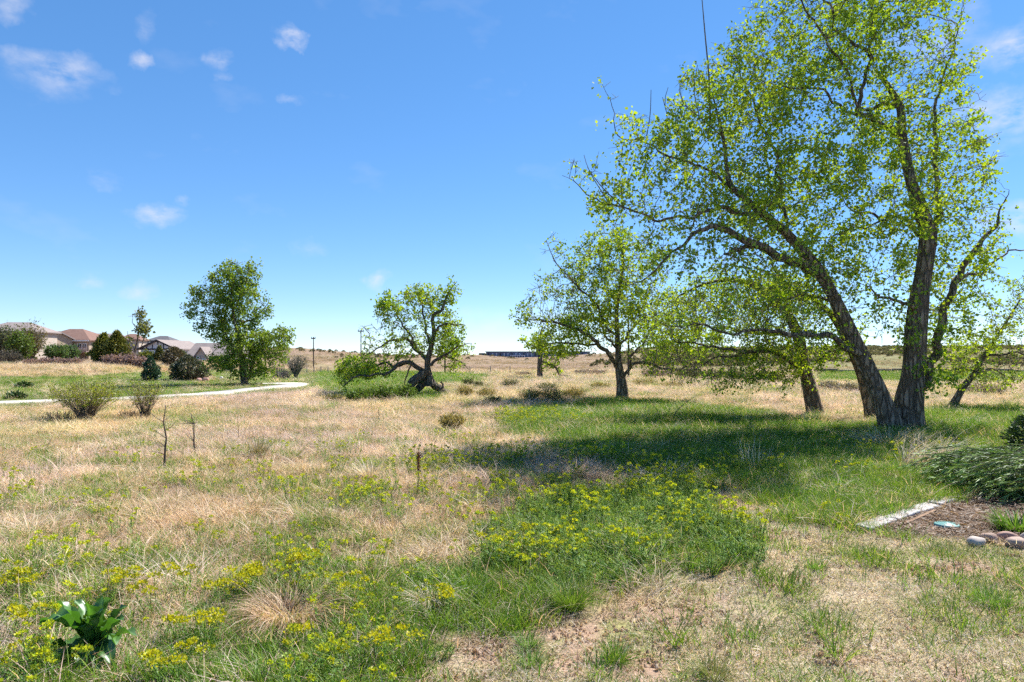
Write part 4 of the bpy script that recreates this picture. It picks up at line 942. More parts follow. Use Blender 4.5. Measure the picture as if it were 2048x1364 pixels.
scatter('dry_grass', 'matted straw coloured dry grass covering the open meadow', 'grass', C_DRY, np.stack([x, y, z], 1), idx, rng.uniform(0, 6.283, n), np.stack([sv * 1.1, sv * 1.1, sv * .72], 1), np.clip(tn, .3, 1.35), .16)

# green grass
xy = clean(sample(150, 2.6, 70)); Z, px, py, z = zones(xy[:, 0], xy[:, 1])
x, y = xy.T; big = fbm(x * .6, y * .6, 211); sm = fbm(x * 2.0, y * 2.0, 213)
pg = np.where(Z['green'], .95, np.where(Z['spurge'], .45, np.where(Z['spurge2'], .30 + .5 * (sm > .58), .05 + .30 * (sm > .62) + .14 * (big > .6))))
pg = np.where(Z['lawn'] & ~Z['dirt'], .035 + .22 * (sm > .64), pg); pg = np.where(Z['mulch'], .0, np.where(Z['dirt'], .02, pg)); pg = np.where((z > .55) & (x < -15), .25, pg)
k = rng.uniform(0, 1, len(x)) < pg; x, y, z, big, sm, px, py = x[k], y[k], z[k], big[k], sm[k], px[k], py[k]; n = len(x)
idx = np.where(rng.uniform(0, 1, n) < .6, rng.integers(0, 3, n), np.where(rng.uniform(0, 1, n) < .9, rng.integers(3, 5, n), 5))
sv = lod(y) * rng.uniform(.65, 1.2, n) * (.75 + .5 * sm)
sv = np.where((px < 640) & (y > 22), sv * .55, sv)
tn = np.ones((n, 3)) * (.75 + .55 * big)[:, None]; tn[:, 0] *= .85 + .5 * sm
scatter('green_grass', 'lush green grass under the trees and along the path', 'grass', C_GRN, np.stack([x, y, z], 1), idx, rng.uniform(0, 6.283, n), np.stack([sv * 1.1, sv * 1.1, sv * .85], 1), np.clip(tn, .3, 1.4), .1)

# mown dry lawn
xy = sample(620, 2.6, 10, half=.95); xy = xy[xy[:, 0] > -2]; Z, px, py, z = zones(xy[:, 0], xy[:, 1]); x, y = xy.T
sm = fbm(x * 2.4, y * 2.4, 221); big = fbm(x * .8, y * .8, 223)
k = Z['lawn'] & ~Z['mulch'] & (rng.uniform(0, 1, len(x)) < np.where(Z['dirt'], .07, .7 + .9 * (big - .3))); x, y, z, sm, big = x[k], y[k], z[k], sm[k], big[k]; n = len(x)
idx = np.where(sm > .56, np.where(rng.uniform(0, 1, n) < .5, 4, rng.integers(2, 4, n)), np.where(rng.uniform(0, 1, n) < .6, rng.integers(0, 2, n), rng.integers(2, 4, n)))
sv = rng.uniform(.7, 1.25, n); tn = np.ones((n, 3)) * (.8 + .45 * big)[:, None]
scatter('lawn_grass', 'short patchy half dry mown lawn in the right foreground', 'grass', C_LAWN, np.stack([x, y, z], 1), idx, rng.uniform(0, 6.283, n), np.stack([sv, sv, sv], 1), tn, .1)

# spurge ground cover
xy = clean(sample(60, 2.6, 26, y0=9)); Z, px, py, z = zones(xy[:, 0], xy[:, 1]); x, y = xy.T
sm = fbm(x * 1.3, y * 1.3, 231); big = fbm(x * .5, y * .5, 233)
ps = np.where(Z['spurge'], .95, np.where(Z['spurge2'], .34 * ss(.46, .60, sm), 0))
band = inpoly(px, py, [(640,890),(900,880),(1100,900),(1300,920),(1560,950),(1560,1000),(1200,985),(960,1040),(760,1050),(560,1060),(480,1000),(650,960)])
ps = np.where((ps == 0) & band, .42 * ss(.48, .58, sm), ps)
ps = np.where((ps == 0) & inpoly(px, py, [(990,830),(1150,830),(1180,850),(1010,862)]), .6, ps)
ps = np.where((ps == 0) & ~Z['lawn'] & ~Z['mulch'] & ~Z['dirt'] & (py > 880), .07 * (sm > .55), ps); ps = np.where(Z['lawn'] | Z['mulch'] | (Z['dirt']), 0, ps)
k = rng.uniform(0, 1, len(x)) < ps; x, y, z, px, py, sm = x[k], y[k], z[k], px[k], py[k], sm[k]; n = len(x); core = Z['spurge'][k]
u = rng.uniform(0, 1, n); idx = np.where(core, np.where(u < .10, rng.integers(0, 3, n), np.where(u < .62, rng.integers(3, 5, n), rng.integers(5, 8, n))), np.where(u < .28, rng.integers(0, 3, n), np.where(u < .8, rng.integers(3, 5, n), rng.integers(5, 8, n))))
bare_ = core & (fbm(x * 2.6, y * 2.6, 239) < .47); idx = np.where(bare_ & (rng.uniform(0, 1, n) < .9), rng.integers(5, 8, n), idx)
low = inpoly(px, py, [(880,1150),(1330,1170),(1150,1290),(860,1330)]); idx = np.where(low, rng.integers(5, 8, n), idx)
sv = rng.uniform(.55, 1.3, n) * np.where(core, .92, .8) * lod(y) ** .6; tn = np.ones((n, 3)) * rng.uniform(.85, 1.2, (n, 1))
scatter('spurge', 'low mass of yellow flowering spurge and its blue green leaves in the foreground', 'wildflowers', C_SPG, np.stack([x, y, z], 1), idx, rng.uniform(0, 6.283, n), np.stack([sv, sv, sv], 1), tn, .12)

# shrub dots on the far hills
dots = []
for q in range(3):
    r = np.random.default_rng(300 + q); m = 70; u = r.normal(0, 1, (m, 3)); u[:, 2] = np.abs(u[:, 2]); u /= np.linalg.norm(u, axis=1, keepdims=True)
    dots.append(leaves(u * r.uniform(.6, 1, (m, 1)) * [.8, .8, .6], r.uniform(.25, .5, m), r, .8, -.4, mixcol(m, [(.12, .12, .06), (.2, .17, .1), (.08, .09, .05)], r), axis=u))
C_DOT = sources('scrub_dot', dots)
n = 11000; y = rng.uniform(85, 600, n); x = rng.uniform(-1.0, 1.0, n) * y; z = H(x, y); px, py = proj(x, y, z)
k = rng.uniform(0, 1, n) < (.05 + .8 * ss(1150, 1350, px) + .3 * ss(430, 590, y) * (px < 800)) * ss(.35, .6, fbm(x / 30, y / 30, 311)); x, y, z = x[k], y[k], z[k]; n = len(x)
sv = rng.uniform(.4, 1.2, n) * (1 + y / 600)
scatter('hillside_scrub', 'scattered dark scrub dotting the far brown hills', 'scrub', C_DOT, np.stack([x, y, z], 1), rng.integers(0, 3, n), rng.uniform(0, 6.283, n), np.stack([sv, sv, sv], 1), np.ones((n, 3)) * rng.uniform(.7, 1.2, (n, 1)))

stb = []
for q in range(3):
    r = np.random.default_rng(330 + q); stb.append(tuft(40, .5, .12, .35, .03, [(.34, .25, .18), (.42, .32, .23), (.22, .17, .11), (.26, .22, .11)], r, (.1, .9), (.1, .9), 2))
C_STB = sources('stubble', stb)
n = 26000; y = np.exp(rng.uniform(np.log(62), np.log(420), n)); x = rng.uniform(-.85, .95, n) * y; z = H(x, y); k = fbm(x / 12, y / 22, 341) > rng.uniform(.25, .75, n); x, y, z = x[k], y[k], z[k]; n = len(x)
k = path_dist(x, y) > 3; x, y, z = x[k], y[k], z[k]; n = len(x); sv = rng.uniform(.5, 1.1, n) * (y / 70) ** .5
scatter('field_stubble', 'thin dry stubble over the brown field beyond the trees', 'grass', C_STB, np.stack([x, y, z], 1), rng.integers(0, 3, n), rng.uniform(0, 6.283, n), np.stack([sv, sv, sv * .8], 1), np.ones((n, 3)) * rng.uniform(.7, 1.3, (n, 1)))

# ------------------------------------------------------------------ houses
M_TAN = plain('tan_stucco', (.38, .30, .22)); M_WHITE = plain('white_wall', (.56, .57, .60)); M_CREAM = plain('cream_wall', (.42, .36, .30)); M_SLATE = plain('slate_blue_siding', (.11, .13, .18))
M_ROOF_R = rough_mat('red_brown_shingles', (.15, .085, .068), (.24, .15, .12), 1.6, .3, .9, stretch=(1, 1, 6)); M_ROOF_G = rough_mat('grey_mauve_shingles', (.20, .165, .155), (.30, .255, .24), 1.6, .3, .9, stretch=(1, 1, 6))
M_ROOF_D = rough_mat('dark_shingles', (.07, .07, .08), (.14, .13, .14), 1.6, .3, .9, stretch=(1, 1, 6)); M_TIMBER = plain('dark_timber', (.035, .032, .035)); M_TRIM = plain('white_trim', (.75, .74, .72))
M_GLASS = rough_mat('dark_window_glass', (.02, .025, .035), (.05, .06, .075), 1, 0, .12); M_DECK = plain('weathered_deck', (.30, .22, .20)); M_STEEL = plain('blue_grey_wrap', (.13, .16, .23)); M_STEEL2 = plain('pale_sheathing', (.42, .45, .52))

def house_root(name, label, px, D, rot=0.0):
    x = (px - CX) / F * D; o = empty(name, (x, D, float(H(x, D)) - .1), label, 'house'); o.rotation_euler.z = R(rot); return o
def zpy(py, D, o): return CH - (py - HY) / F * D - o.location.z
def window(o, x0, x1, z0, z1, y, frame=M_TRIM):
    w = MB(); t = .09
    w.box(x0, x1, y - .06, y, z1 - t, z1).box(x0, x1, y - .06, y, z0, z0 + t).box(x0, x0 + t, y - .06, y, z0 + t, z1 - t).box(x1 - t, x1, y - .06, y, z0 + t, z1 - t)
    w.box((x0 + x1) / 2 - .03, (x0 + x1) / 2 + .03, y - .05, y, z0 + t, z1 - t)
    f = w.build('window', frame, o); MB().box(x0 + t, x1 - t, y - .03, y + .01, z0 + t, z1 - t).build('pane', M_GLASS, f); return f
def gable_body(o, w, y0, y1, ez, pz, wall, roof, over=.45, th=.22):
    MB().prism([(-w / 2, 0), (w / 2, 0), (w / 2, ez), (0, pz), (-w / 2, ez)], y0, y1).build('wall', wall, o)
    sl = (pz - ez) / (w / 2); a = w / 2 + over
    for sg in (-1, 1):
        p = [(0, pz + .03), (sg * a, pz + .03 - sl * a), (sg * a, pz + .03 + th - sl * a), (0, pz + .03 + th)]
        MB().prism(p if sg < 0 else p[::-1], y0 - over, y1 + over).build('roof', roof, o)
def side_gable(o, w, d, ez, pz, wall, roof, over=.45, th=.22, y0=0.0):
    v = MB(); q = [(y0, 0), (y0 + d, 0), (y0 + d, ez), (y0 + d / 2, pz), (y0, ez)]
    n = 5; vv = [(-w / 2, a, b) for a, b in q] + [(w / 2, a, b) for a, b in q]
    v.add(vv, [tuple(range(n))[::-1], tuple(range(n, 2 * n))] + [(k, (k + 1) % n, n + (k + 1) % n, n + k) for k in range(n)]); v.build('wall', wall, o)
    sl = (pz - ez) / (d / 2); a = d / 2 + over; c = y0 + d / 2
    for sg in (-1, 1):
        p = [(c, pz + .03), (c + sg * a, pz + .03 - sl * a), (c + sg * a, pz + .03 + th - sl * a), (c, pz + .03 + th)]
        vv = [(-w / 2 - over, a_, b_) for a_, b_ in p] + [(w / 2 + over, a_, b_) for a_, b_ in p]
        MB().add(vv, [(0, 1, 2, 3), (7, 6, 5, 4)] + [(k, 4 + k, 4 + (k + 1) % 4, (k + 1) % 4) for k in range(4)]).build('roof', roof, o)
def hip_body(o, w, d, ez, pz, ridge, wall, roof, over=.5):
    MB().box(-w / 2, w / 2, 0, d, 0, ez).build('wall', wall, o)
    a = w / 2 + over; v = [(-a, -over, ez + .02), (a, -over, ez + .02), (a, d + over, ez + .02), (-a, d + over, ez + .02), (-ridge / 2, d / 2, pz), (ridge / 2, d / 2, pz)]
    v += [(p[0], p[1], ez - .2 + .02) for p in v[:4]]
    MB().add(v, [(0, 1, 5, 4), (1, 2, 5), (2, 3, 4, 5), (3, 0, 4), (6, 7, 1, 0), (7, 8, 2, 1), (8, 9, 3, 2), (9, 6, 0, 3), (9, 8, 7, 6)]).build('roof', roof, o)

D = 128; o = house_root('house', 'tan two storey house with red brown hip roof and raised deck', 122, D, 0)
ez, pz = zpy(680, D, o), zpy(656, D, o); hip_body(o, 10.4, 9, ez, pz, 2.6, M_TAN, M_ROOF_R)
MB().box(-5.6, 5.6, -.62, -.50, ez - .25, ez - .02).build('gutter', M_TRIM, o)
window(o, 3.1, 3.9, ez - 1.7, ez - .6, -.005); window(o, 4.1, 4.8, ez - 1.7, ez - .6, -.005); window(o, -1.5, .2, ez - 2.2, ez - .9, -.005)
d = MB().box(3.0, 6.6, -3.0, -.02, ez - 2.35, ez - 2.1).build('deck', M_DECK, o)
w = MB().box(3.0, 6.6, -3.0, -2.92, ez - 1.45, ez - 1.36)
for k in range(19): w.box(3.0 + k * .198, 3.05 + k * .198, -2.99, -2.94, ez - 2.1, ez - 1.45)
w.build('railing', M_DECK, d)
for k in (3.1, 6.4): MB().box(k, k + .18, -2.95, -2.77, 0, ez - 2.35).build('post', M_TIMBER, o)
o = house_root('house', 'pale gabled house wing with white fascia and pergola left of the tan house', 72, 122, -14)
ez, pz = zpy(678, 122, o), zpy(664, 122, o); side_gable(o, 3.2, 6, ez, pz, M_TAN, M_ROOF_G); MB().box(-2.2, 2.2, -.75, -.55, ez - .55, ez - .25).build('fascia', M_TRIM, o)
pg = MB().box(-1.6, -1.45, -3, -2.85, 0, 2.0).box(1.0, 1.15, -3, -2.85, 0, 2.0).box(-1.8, 1.4, -3.05, -2.8, 2.0, 2.2); pg.build('pergola', M_TRIM, o)
o = house_root('house', 'beige house with weathered tan roof behind trees at the left edge', 8, 112, 6)
ez, pz = zpy(662, 112, o), zpy(642, 112, o); hip_body(o, 8, 8, ez, pz, 3.5, M_CREAM, M_ROOF_G); window(o, 1.4, 2.6, ez - 1.7, ez - .5, -.005); window(o, -2.6, -1.4, ez - 1.7, ez - .5, -.005)
o = house_root('house', 'dark slate blue house with white trimmed gable behind the junipers', 188, 150, 0)
ez, pz = zpy(682, 150, o), zpy(668, 150, o); side_gable(o, 6.4, 8, ez, pz, M_SLATE, M_ROOF_G)
o2 = MB().prism([(-1.6, 0), (2.6, 0), (2.6, ez + .3), (.5, ez + 1.35), (-1.6, ez + .3)], -1.2, -.02).build('gable', M_SLATE, o)
MB().prism([(-1.9, ez + .2), (.5, ez + 1.4), (.5, ez + 1.62), (-1.9, ez + .42)], -1.5, -.1).prism([(.5, ez + 1.4), (2.9, ez + .2), (2.9, ez + .42), (.5, ez + 1.62)], -1.5, -.1).build('trim', M_TRIM, o2)
window(o, -.2, 1.2, ez - 1.5, ez - .3, -1.205); MB().box(-2.0, 3.0, -1.6, -1.25, ez - 1.9, ez - 1.75).build('balcony', M_TRIM, o)
o = house_root('house', 'brown roofed house peeking between the right juniper and the slim tree', 257, 165, 10)
ez, pz = zpy(679, 165, o), zpy(667, 165, o); hip_body(o, 4.6, 6, ez, pz, 1.4, M_CREAM, M_ROOF_R)
o = house_root('house', 'dark roofed house on the skyline behind the half timbered house', 316, 200, 6)
ez, pz = zpy(681, 200, o), zpy(671, 200, o); hip_body(o, 6.2, 8, ez, pz, 2.2, M_SLATE, M_ROOF_D)
MB().box(-2.6, 2.6, -.04, -.005, ez - .8, ez - .4).build('band', M_TRIM, o)

D = 118; o = house_root('house', 'white half timbered house with dark beams and pale roof', 316, D, -4)
ez, pz = zpy(698, D, o), zpy(682, D, o); gw = 6.2; gable_body(o, gw, 0, 9.5, ez, pz, M_WHITE, M_ROOF_G)
MB().box(-gw / 2, gw / 2, -.06, -.004, ez - .14, ez + .1).build('timber', M_TIMBER, o)
for k in (-2.0, -1.0, 0, 1.0, 2.0):
    MB().box(k - .07, k + .07, -.06, -.004, ez + .1, ez + (pz - ez) * (1 - abs(k) / (gw / 2)) - .05).build('timber', M_TIMBER, o)
MB().box(gw / 2 - .16, gw / 2 - .004, -.062, -.004, 0, ez - .14).build('timber', M_TIMBER, o)
for sg in (-1, 1):
    a = gw / 2 + .45; sl = (pz - ez) / (gw / 2); p = [(0, pz), (sg * a, pz - sl * a), (sg * a, pz + .26 - sl * a), (0, pz + .26)]
    MB().prism(p if sg < 0 else p[::-1], -.55, -.452).build('bargeboard', M_TIMBER, o)
sw = empty('tmp', (0, 0, 0), 'x', 'x'); bpy.data.objects.remove(sw)
for y0 in (1.2, 4.4, 7.0):
    f = MB().box(gw / 2 + .004, gw / 2 + .05, y0, y0 + 1.2, ez - 1.6, ez - .4).build('window', M_TRIM, o); MB().box(gw / 2 + .01, gw / 2 + .06, y0 + .1, y0 + 1.1, ez - 1.5, ez - .5).build('pane', M_GLASS, f)

D = 108; o = house_root('house', 'cream house with mauve grey roofs and small front gable beside the tall leafy tree', 412, D, 0)
ez, pz = zpy(713, D, o), zpy(688, D, o); side_gable(o, 5.6, 7, ez, pz, M_CREAM, M_ROOF_G, y0=0)
ez2, pz2 = zpy(712, D, o), zpy(696, D, o); g = MB().prism([(-.95, 0), (.85, 0), (.85, ez2), (-.05, pz2 - .1), (-.95, ez2)], -1.6, -.02).build('gable', M_CREAM, o)
MB().prism([(-1.25, ez2 - .45), (-.05, pz2), (-.05, pz2 + .2), (-1.25, ez2 - .25)], -1.9, 1.4).prism([(-.05, pz2), (1.15, ez2 - .45), (1.15, ez2 - .25), (-.05, pz2 + .2)], -1.9, 1.4).build('gable_roof', M_ROOF_G, g)
window(o, -.8, -.2, .7, ez2 - .3, -1.605); MB().box(.1, .7, -1.66, -1.605, .1, ez2 - .4).build('door', M_TRIM, o)
for k in (-.95, .78): MB().box(k, k + .14, -2.0, -1.86, 0, ez2 - .55).build('column', M_TRIM, o)
o = house_root('house', 'white walled house block with grey gable partly hidden by the tall leafy tree', 440, 114, 2)
ez, pz = zpy(704, 114, o), zpy(686, 114, o); gable_body(o, 6.4, 0, 7, ez, pz, M_WHITE, M_ROOF_G); window(o, -2.2, -1.5, ez - 1.1, ez - .4, -.005); window(o, .4, 1.1, ez - 1.1, ez - .4, -.005)

# framed building on the far ridge
D = 560.0; x0 = (1060 - CX) / F * D; s = D / F
o = empty('unfinished_building', (x0, D, float(H(x0, D)) - 3), 'long flat roofed blue grey building under construction on the far ridge', 'building')
zt = lambda py: CH - (py - HY) / F * D - o.location.z
X = lambda px: (px - 1060) * s
MB().box(X(972), X(1180), 0, 14, 0, zt(704)).build('wall', M_STEEL, o); MB().box(X(958), X(971.8), 0, 10, 0, zt(707)).build('wing', M_STEEL, o)
MB().box(X(970), X(1182), -.8, 15, zt(704) + .05, zt(702.8)).build('roof', M_ROOF_D, o); MB().box(X(957), X(969.8), -.6, 11, zt(707) + .05, zt(706)).build('roof', M_ROOF_D, o)
f = MB().box(X(1020), X(1050), -5, -.05, 0, zt(710)).build('annex', M_STEEL2, o)
for k in range(6): MB().box(X(1022 + k * 4.6), X(1024.6 + k * 4.6), -5.12, -5.01, 0.5, zt(711.5)).build('opening', M_GLASS, f)
for k in range(26):
    a = 976 + k * 7.8; wn_ = MB().box(X(a), X(a + 2.6), -.12, -.01, zt(713), zt(706)).build('window', M_STEEL2 if k % 3 else M_GLASS, o)

# ------------------------------------------------------------------ utility poles, fence posts, low row of dark blocks
M_POLE = rough_mat('creosoted_pole', (.05, .038, .03), (.11, .085, .065), 4, .3, stretch=(1, 1, .1))
def pole(px, top, base, r0, arms, lab):
    b = G(px, base); s = b.y / F; h = (base - top) * s; o = empty('utility_pole', b, lab, 'utility pole', 'utility poles crossing the field')
    V, Fc = tube(np.array([[0, 0, -.3], [0, 0, h * .5], [0, 0, h]]), np.array([r0, r0 * .85, r0 * .65]), 10); mesh_np('shaft', V, Fc, M_POLE, o, smooth=True)
    for (f_, wd) in arms:
        a = MB().box(-wd / 2, wd / 2, -.05 - r0, .05 - r0, h * f_ - .06, h * f_ + .06).build('crossarm', M_POLE, o)
        for q in (-.45, 0.1, .45):
            V, Fc = tube(np.array([[q * wd, -r0, h * f_ + .06], [q * wd, -r0, h * f_ + .2]]), np.array([.04, .03]), 6); mesh_np('insulator', V, Fc, M_GLASS, a)
pole(627, 674, 736, .075, [(.95, .5)], 'dark utility pole on the open brown field left of the gnarled tree')
pole(722, 660, 740, .08, [(.97, .7)], 'utility pole seen through the left drooping branches of the gnarled tree')
pole(890, 630, 750, .085, [(.985, .6)], 'tallest utility pole, directly right of the gnarled tree trunk')
pole(1257, 622, 758, .085, [(.97, .8)], 'utility pole right behind the mid meadow cottonwood')
M_POST = rough_mat('grey_fence_post', (.12, .10, .085), (.24, .21, .18), 5, .2)
fo = None
for k, px in enumerate(list(range(600, 700, 14)) + [760, 800, 840, 940, 981, 1020]):
    b = at(px, 0, 66); b.z = float(H(b.x, b.y))
    if fo is None: fo = empty('wire_fence', b, 'low wire fence of thin posts at the edge of the brown field', 'fence'); fb = b.copy(); pts = []
    V, Fc = tube(np.array([[0, 0, -.1], [0, 0, .7]]) + np.array(b - fb), np.array([.045, .04]), 6); mesh_np('post', V, Fc, M_POST, fo); pts.append(np.array(b - fb))
for zz in (.3, .6):
    Pq = np.array(pts) + [0, 0, zz]; V, Fc = twigs(Pq[:-1], Pq[1:], np.full(len(Pq) - 1, .006), np.full(len(Pq) - 1, .006)); mesh_np('wire', V, Fc, M_POST, fo)
b = at(1860, 748, 68); wz = float(H(b.x, b.y)); b.z = wz
M_BLOCKS = rough_mat('dark_stone', (.035, .033, .03), (.10, .09, .08), 2, .8, dist=.1)
wo = empty('low_block_row', b, 'long low row of dark blocks running behind the leaning trees at right', 'wall')  # row of dark blocks laid along an unidentified dark band
r = np.random.default_rng(5); xx = at(1630, 0, 68).x
while xx < at(2230, 0, 68).x:
    wd = r.uniform(1.2, 2.4); hh = r.uniform(.32, .46)
    MB().box(xx - b.x, xx - b.x + wd - .03, -.35 + r.uniform(-.05, .05), .35, -.2, hh + float(H(xx, 68)) - wz).build('stone', M_BLOCKS, wo, bevel=.08); xx += wd  # one dark block of the row

# ------------------------------------------------------------------ bed edging, lid, cobbles, mulch
M_EDGE = rough_mat('weathered_grey_edging', (.34, .32, .31), (.48, .46, .45), 5, .25, .9, stretch=(.3, 1, 1)); M_LATH = rough_mat('brown_lath', (.20, .125, .08), (.34, .22, .14), 14, .4, stretch=(.15, 1, 1))
E0, E1 = G(1722, 1062), G(1896, 1001); ed = (E1 - E0); ed.z = 0; eL = ed.length; ang = math.atan2(ed.y, ed.x); ed.normalize()
cuts = [(0.0, .30, 'nearest'), (.305, .56, 'second nearest'), (.565, .80, 'third nearest'), (.805, 1.0, 'farthest')]
for k, (a, c, wd) in enumerate(cuts):
    p = E0 + ed * (eL * (a + c) / 2); hz = float(H(p.x, p.y)); L = eL * (c - a)
    o = MB().box(-L / 2 + .012, L / 2 - .012, -.08, .08, -.12, .035).build('edging_block', M_EDGE, None, bevel=.012)
    o.location = (p.x, p.y, hz); o.rotation_euler = (R((3, -2, 4, 1)[k]), R((1.0, -1.5, .8, -1)[k]), ang + R((1.5, -1, 1, -2)[k]))
    tag(o, wd + ' pale edging block of the mulch bed border', 'edging', 'pale edging blocks')
p = E0 + ed * (eL * .45) + Vector((ed.y, -ed.x, 0)) * .16; o = MB().box(-.42, .42, -.018, .018, -.02, .014).build('lath', M_LATH, None, bevel=.004); o.location = (p.x, p.y, float(H(p.x, p.y)) + .02); o.rotation_euler = (0, 0, ang + R(3))
tag(o, 'thin brown wooden lath lying along the mulch side of the edging', 'lath')
M_TEAL = rough_mat('faded_teal_plastic', (.10, .26, .25), (.17, .34, .32), 12, .15, .45)
b = G(1894, 1056); o = empty('valve_lid', b + Vector((0, 0, .03)), 'round teal plastic valve lid in the mulch bed', 'lid')
V, Fc = tube(np.array([[0, 0, -.05], [0, 0, .0], [0, 0, .012], [0, 0, .0121]]), np.array([.112, .112, .106, .09]), 28, cap=False); mesh_np('rim', V, Fc, M_TEAL, o)
V, Fc = tube(np.array([[0, 0, -.02], [0, 0, .004], [0, 0, .007]]), np.array([.094, .094, .09]), 28); mesh_np('cover', V, Fc, M_TEAL, o)
for k in range(3): MB().box(-.05, .05, -.045 + k * .04, -.03 + k * .04, .007, .0105).build('rib', M_TEAL, o)
def cobble(px, py, w, h, col, lab, seed, name='cobble'):
    r = np.random.default_rng(seed); b = G(px, py); s = b.y / F; W, Hh = w * s / 2, h * s
    u, v = np.meshgrid(np.linspace(0, 2 * np.pi, 16, endpoint=False), np.linspace(-1.3, np.pi / 2 - .05, 9), indexing='ij')
    q = np.stack([np.cos(u) * np.cos(v), np.sin(u) * np.cos(v), np.sin(v)], -1)
    nse = 1 + .22 * (fbm(q[..., 0] * 1.5 + seed * 3.1 + 10, q[..., 1] * 1.5 + q[..., 2] + 10, seed, 2) - .5) * 2
    q = np.sign(q) * np.abs(q) ** .88 * nse[..., None] * [W, W * r.uniform(.7, .9), Hh * .62] + [0, 0, Hh * .36]
    idx = np.arange(16 * 9).reshape(16, 9); a_ = np.roll(idx, -1, 0)
    f = np.stack([idx[:, :-1], a_[:, :-1], a_[:, 1:], idx[:, 1:]], -1).reshape(-1, 4)
    m = rough_mat('cobble_stone', tuple(c * .8 for c in col), tuple(min(1, c * 1.15) for c in col), 18, .15, .75)
    o = mesh_np(name, q.reshape(-1, 3), f, m, smooth=True, origin=(0, 0, 0)); o.location = b; o.rotation_euler.z = r.uniform(-.5, .5)
    cp = o.data; import bmesh; bm = bmesh.new(); bm.from_mesh(cp); bmesh.ops.holes_fill(bm, edges=bm.edges[:]); bm.to_mesh(cp); bm.free()
    tag(o, lab, 'stone', 'cobbles by the mulch bed')
cobble(1952, 1092, 36, 18, (.42, .36, .32), 'whitish grey cobble, leftmost by the mulch bed', 1); cobble(1978, 1083, 32, 17, (.34, .23, .18), 'tan pink cobble touching the whitish one', 2)
cobble(2016, 1083, 36, 19, (.34, .21, .17), 'reddish cobble near the right edge behind the front one', 3); cobble(2034, 1094, 40, 20, (.36, .26, .21), 'front pinkish cobble at the right edge', 4)
cobble(2062, 1086, 36, 22, (.45, .40, .36), 'grey cobble cut by the right edge', 5)
for k, (px, py, w, h, lab) in enumerate([(398, 763, 12, 7, 'left pink boulder beside the round dark pine'), (411, 763, 14, 8, 'right pink boulder beside the round dark pine'), (443, 759, 7, 6, 'small white rock left of the tall leafy tree trunk')]):
    cobble(px, py, w, h, (.48, .28, .23) if k < 2 else (.75, .73, .7), lab, 10 + k, 'boulder')

chips = []
for q in range(4):
    r = np.random.default_rng(400 + q); m = 26; a = r.uniform(0, 6.28, m); dq = np.sqrt(r.uniform(0, 1, m)) * .09
    chips.append(blades(np.stack([np.cos(a) * dq, np.sin(a) * dq, r.uniform(.0, .012, m)], 1), r.uniform(0, 6.28, m), r.uniform(.015, .06, m), r.uniform(1.3, 1.7, m), r.normal(0, .2, m), r.uniform(.003, .012, m), 1, mixcol(m, [(.17, .10, .065), (.28, .18, .12), (.38, .28, .2), (.12, .075, .05)], r), r=r, tip=.7))
C_CHIP = sources('mulch_chip', chips)
xy = sample(420, 5.8, 9.5, y0=20, half=1.0); xy = xy[xy[:, 0] > 2.5]; Z, px, py, z = zones(xy[:, 0], xy[:, 1]); k = Z['mulch'] & (rng.uniform(0, 1, len(z)) < .8); x, y, z = xy[k, 0], xy[k, 1], z[k]; n = len(x)
sv = rng.uniform(.7, 1.5, n); scatter('mulch', 'brown wood mulch and litter in the planting bed', 'mulch', C_CHIP, np.stack([x, y, z], 1), rng.integers(0, 4, n), rng.uniform(0, 6.28, n), np.stack([sv, sv, sv], 1), np.ones((n, 3)) * rng.uniform(.7, 1.3, (n, 1)), .1)
clod = []
for q in range(3):
    r = np.random.default_rng(420 + q); parts = []
    m = 20; a = r.uniform(0, 6.28, m); dq = np.sqrt(r.uniform(0, 1, m)) * .1; c = np.stack([np.cos(a) * dq, np.sin(a) * dq, np.zeros(m)], 1); rr = r.uniform(.002, .010, m)
    V, Fc = twigs(c, c + np.stack([r.normal(0, .3, m), r.normal(0, .3, m), np.ones(m)], 1) * rr[:, None] * 1.2, rr * 1.3, rr * .6, 5)
    parts.append((V, Fc, np.repeat(mixcol(m, [(.42, .29, .21), (.36, .25, .17), (.48, .37, .28)], r)[:, None], 10, 1).reshape(-1, 3)))
    parts.append(tuft(14, .11, .03, .09, .003, STRAW + PALE, r, (1.2, 1.6), (-.2, .4), 2))
    clod.append(cat(parts))
C_CLOD = sources('soil_clod', clod)
xy = sample(70, 2.8, 9, y0=20, half=.95); Z, px, py, z = zones(xy[:, 0], xy[:, 1]); k = (Z['dirt'] | (Z['lawn'] & (rng.uniform(0, 1, len(z)) < .12))); x, y, z = xy[k, 0], xy[k, 1], z[k]; n = len(x)
sv = rng.uniform(.7, 1.4, n); scatter('soil_litter', 'crumbly pinkish soil with straw litter on the bare patches', 'soil', C_CLOD, np.stack([x, y, z], 1), rng.integers(0, 3, n), rng.uniform(0, 6.28, n), np.stack([sv, sv, sv], 1), np.ones((n, 3)) * rng.uniform(.8, 1.25, (n, 1)), .1)

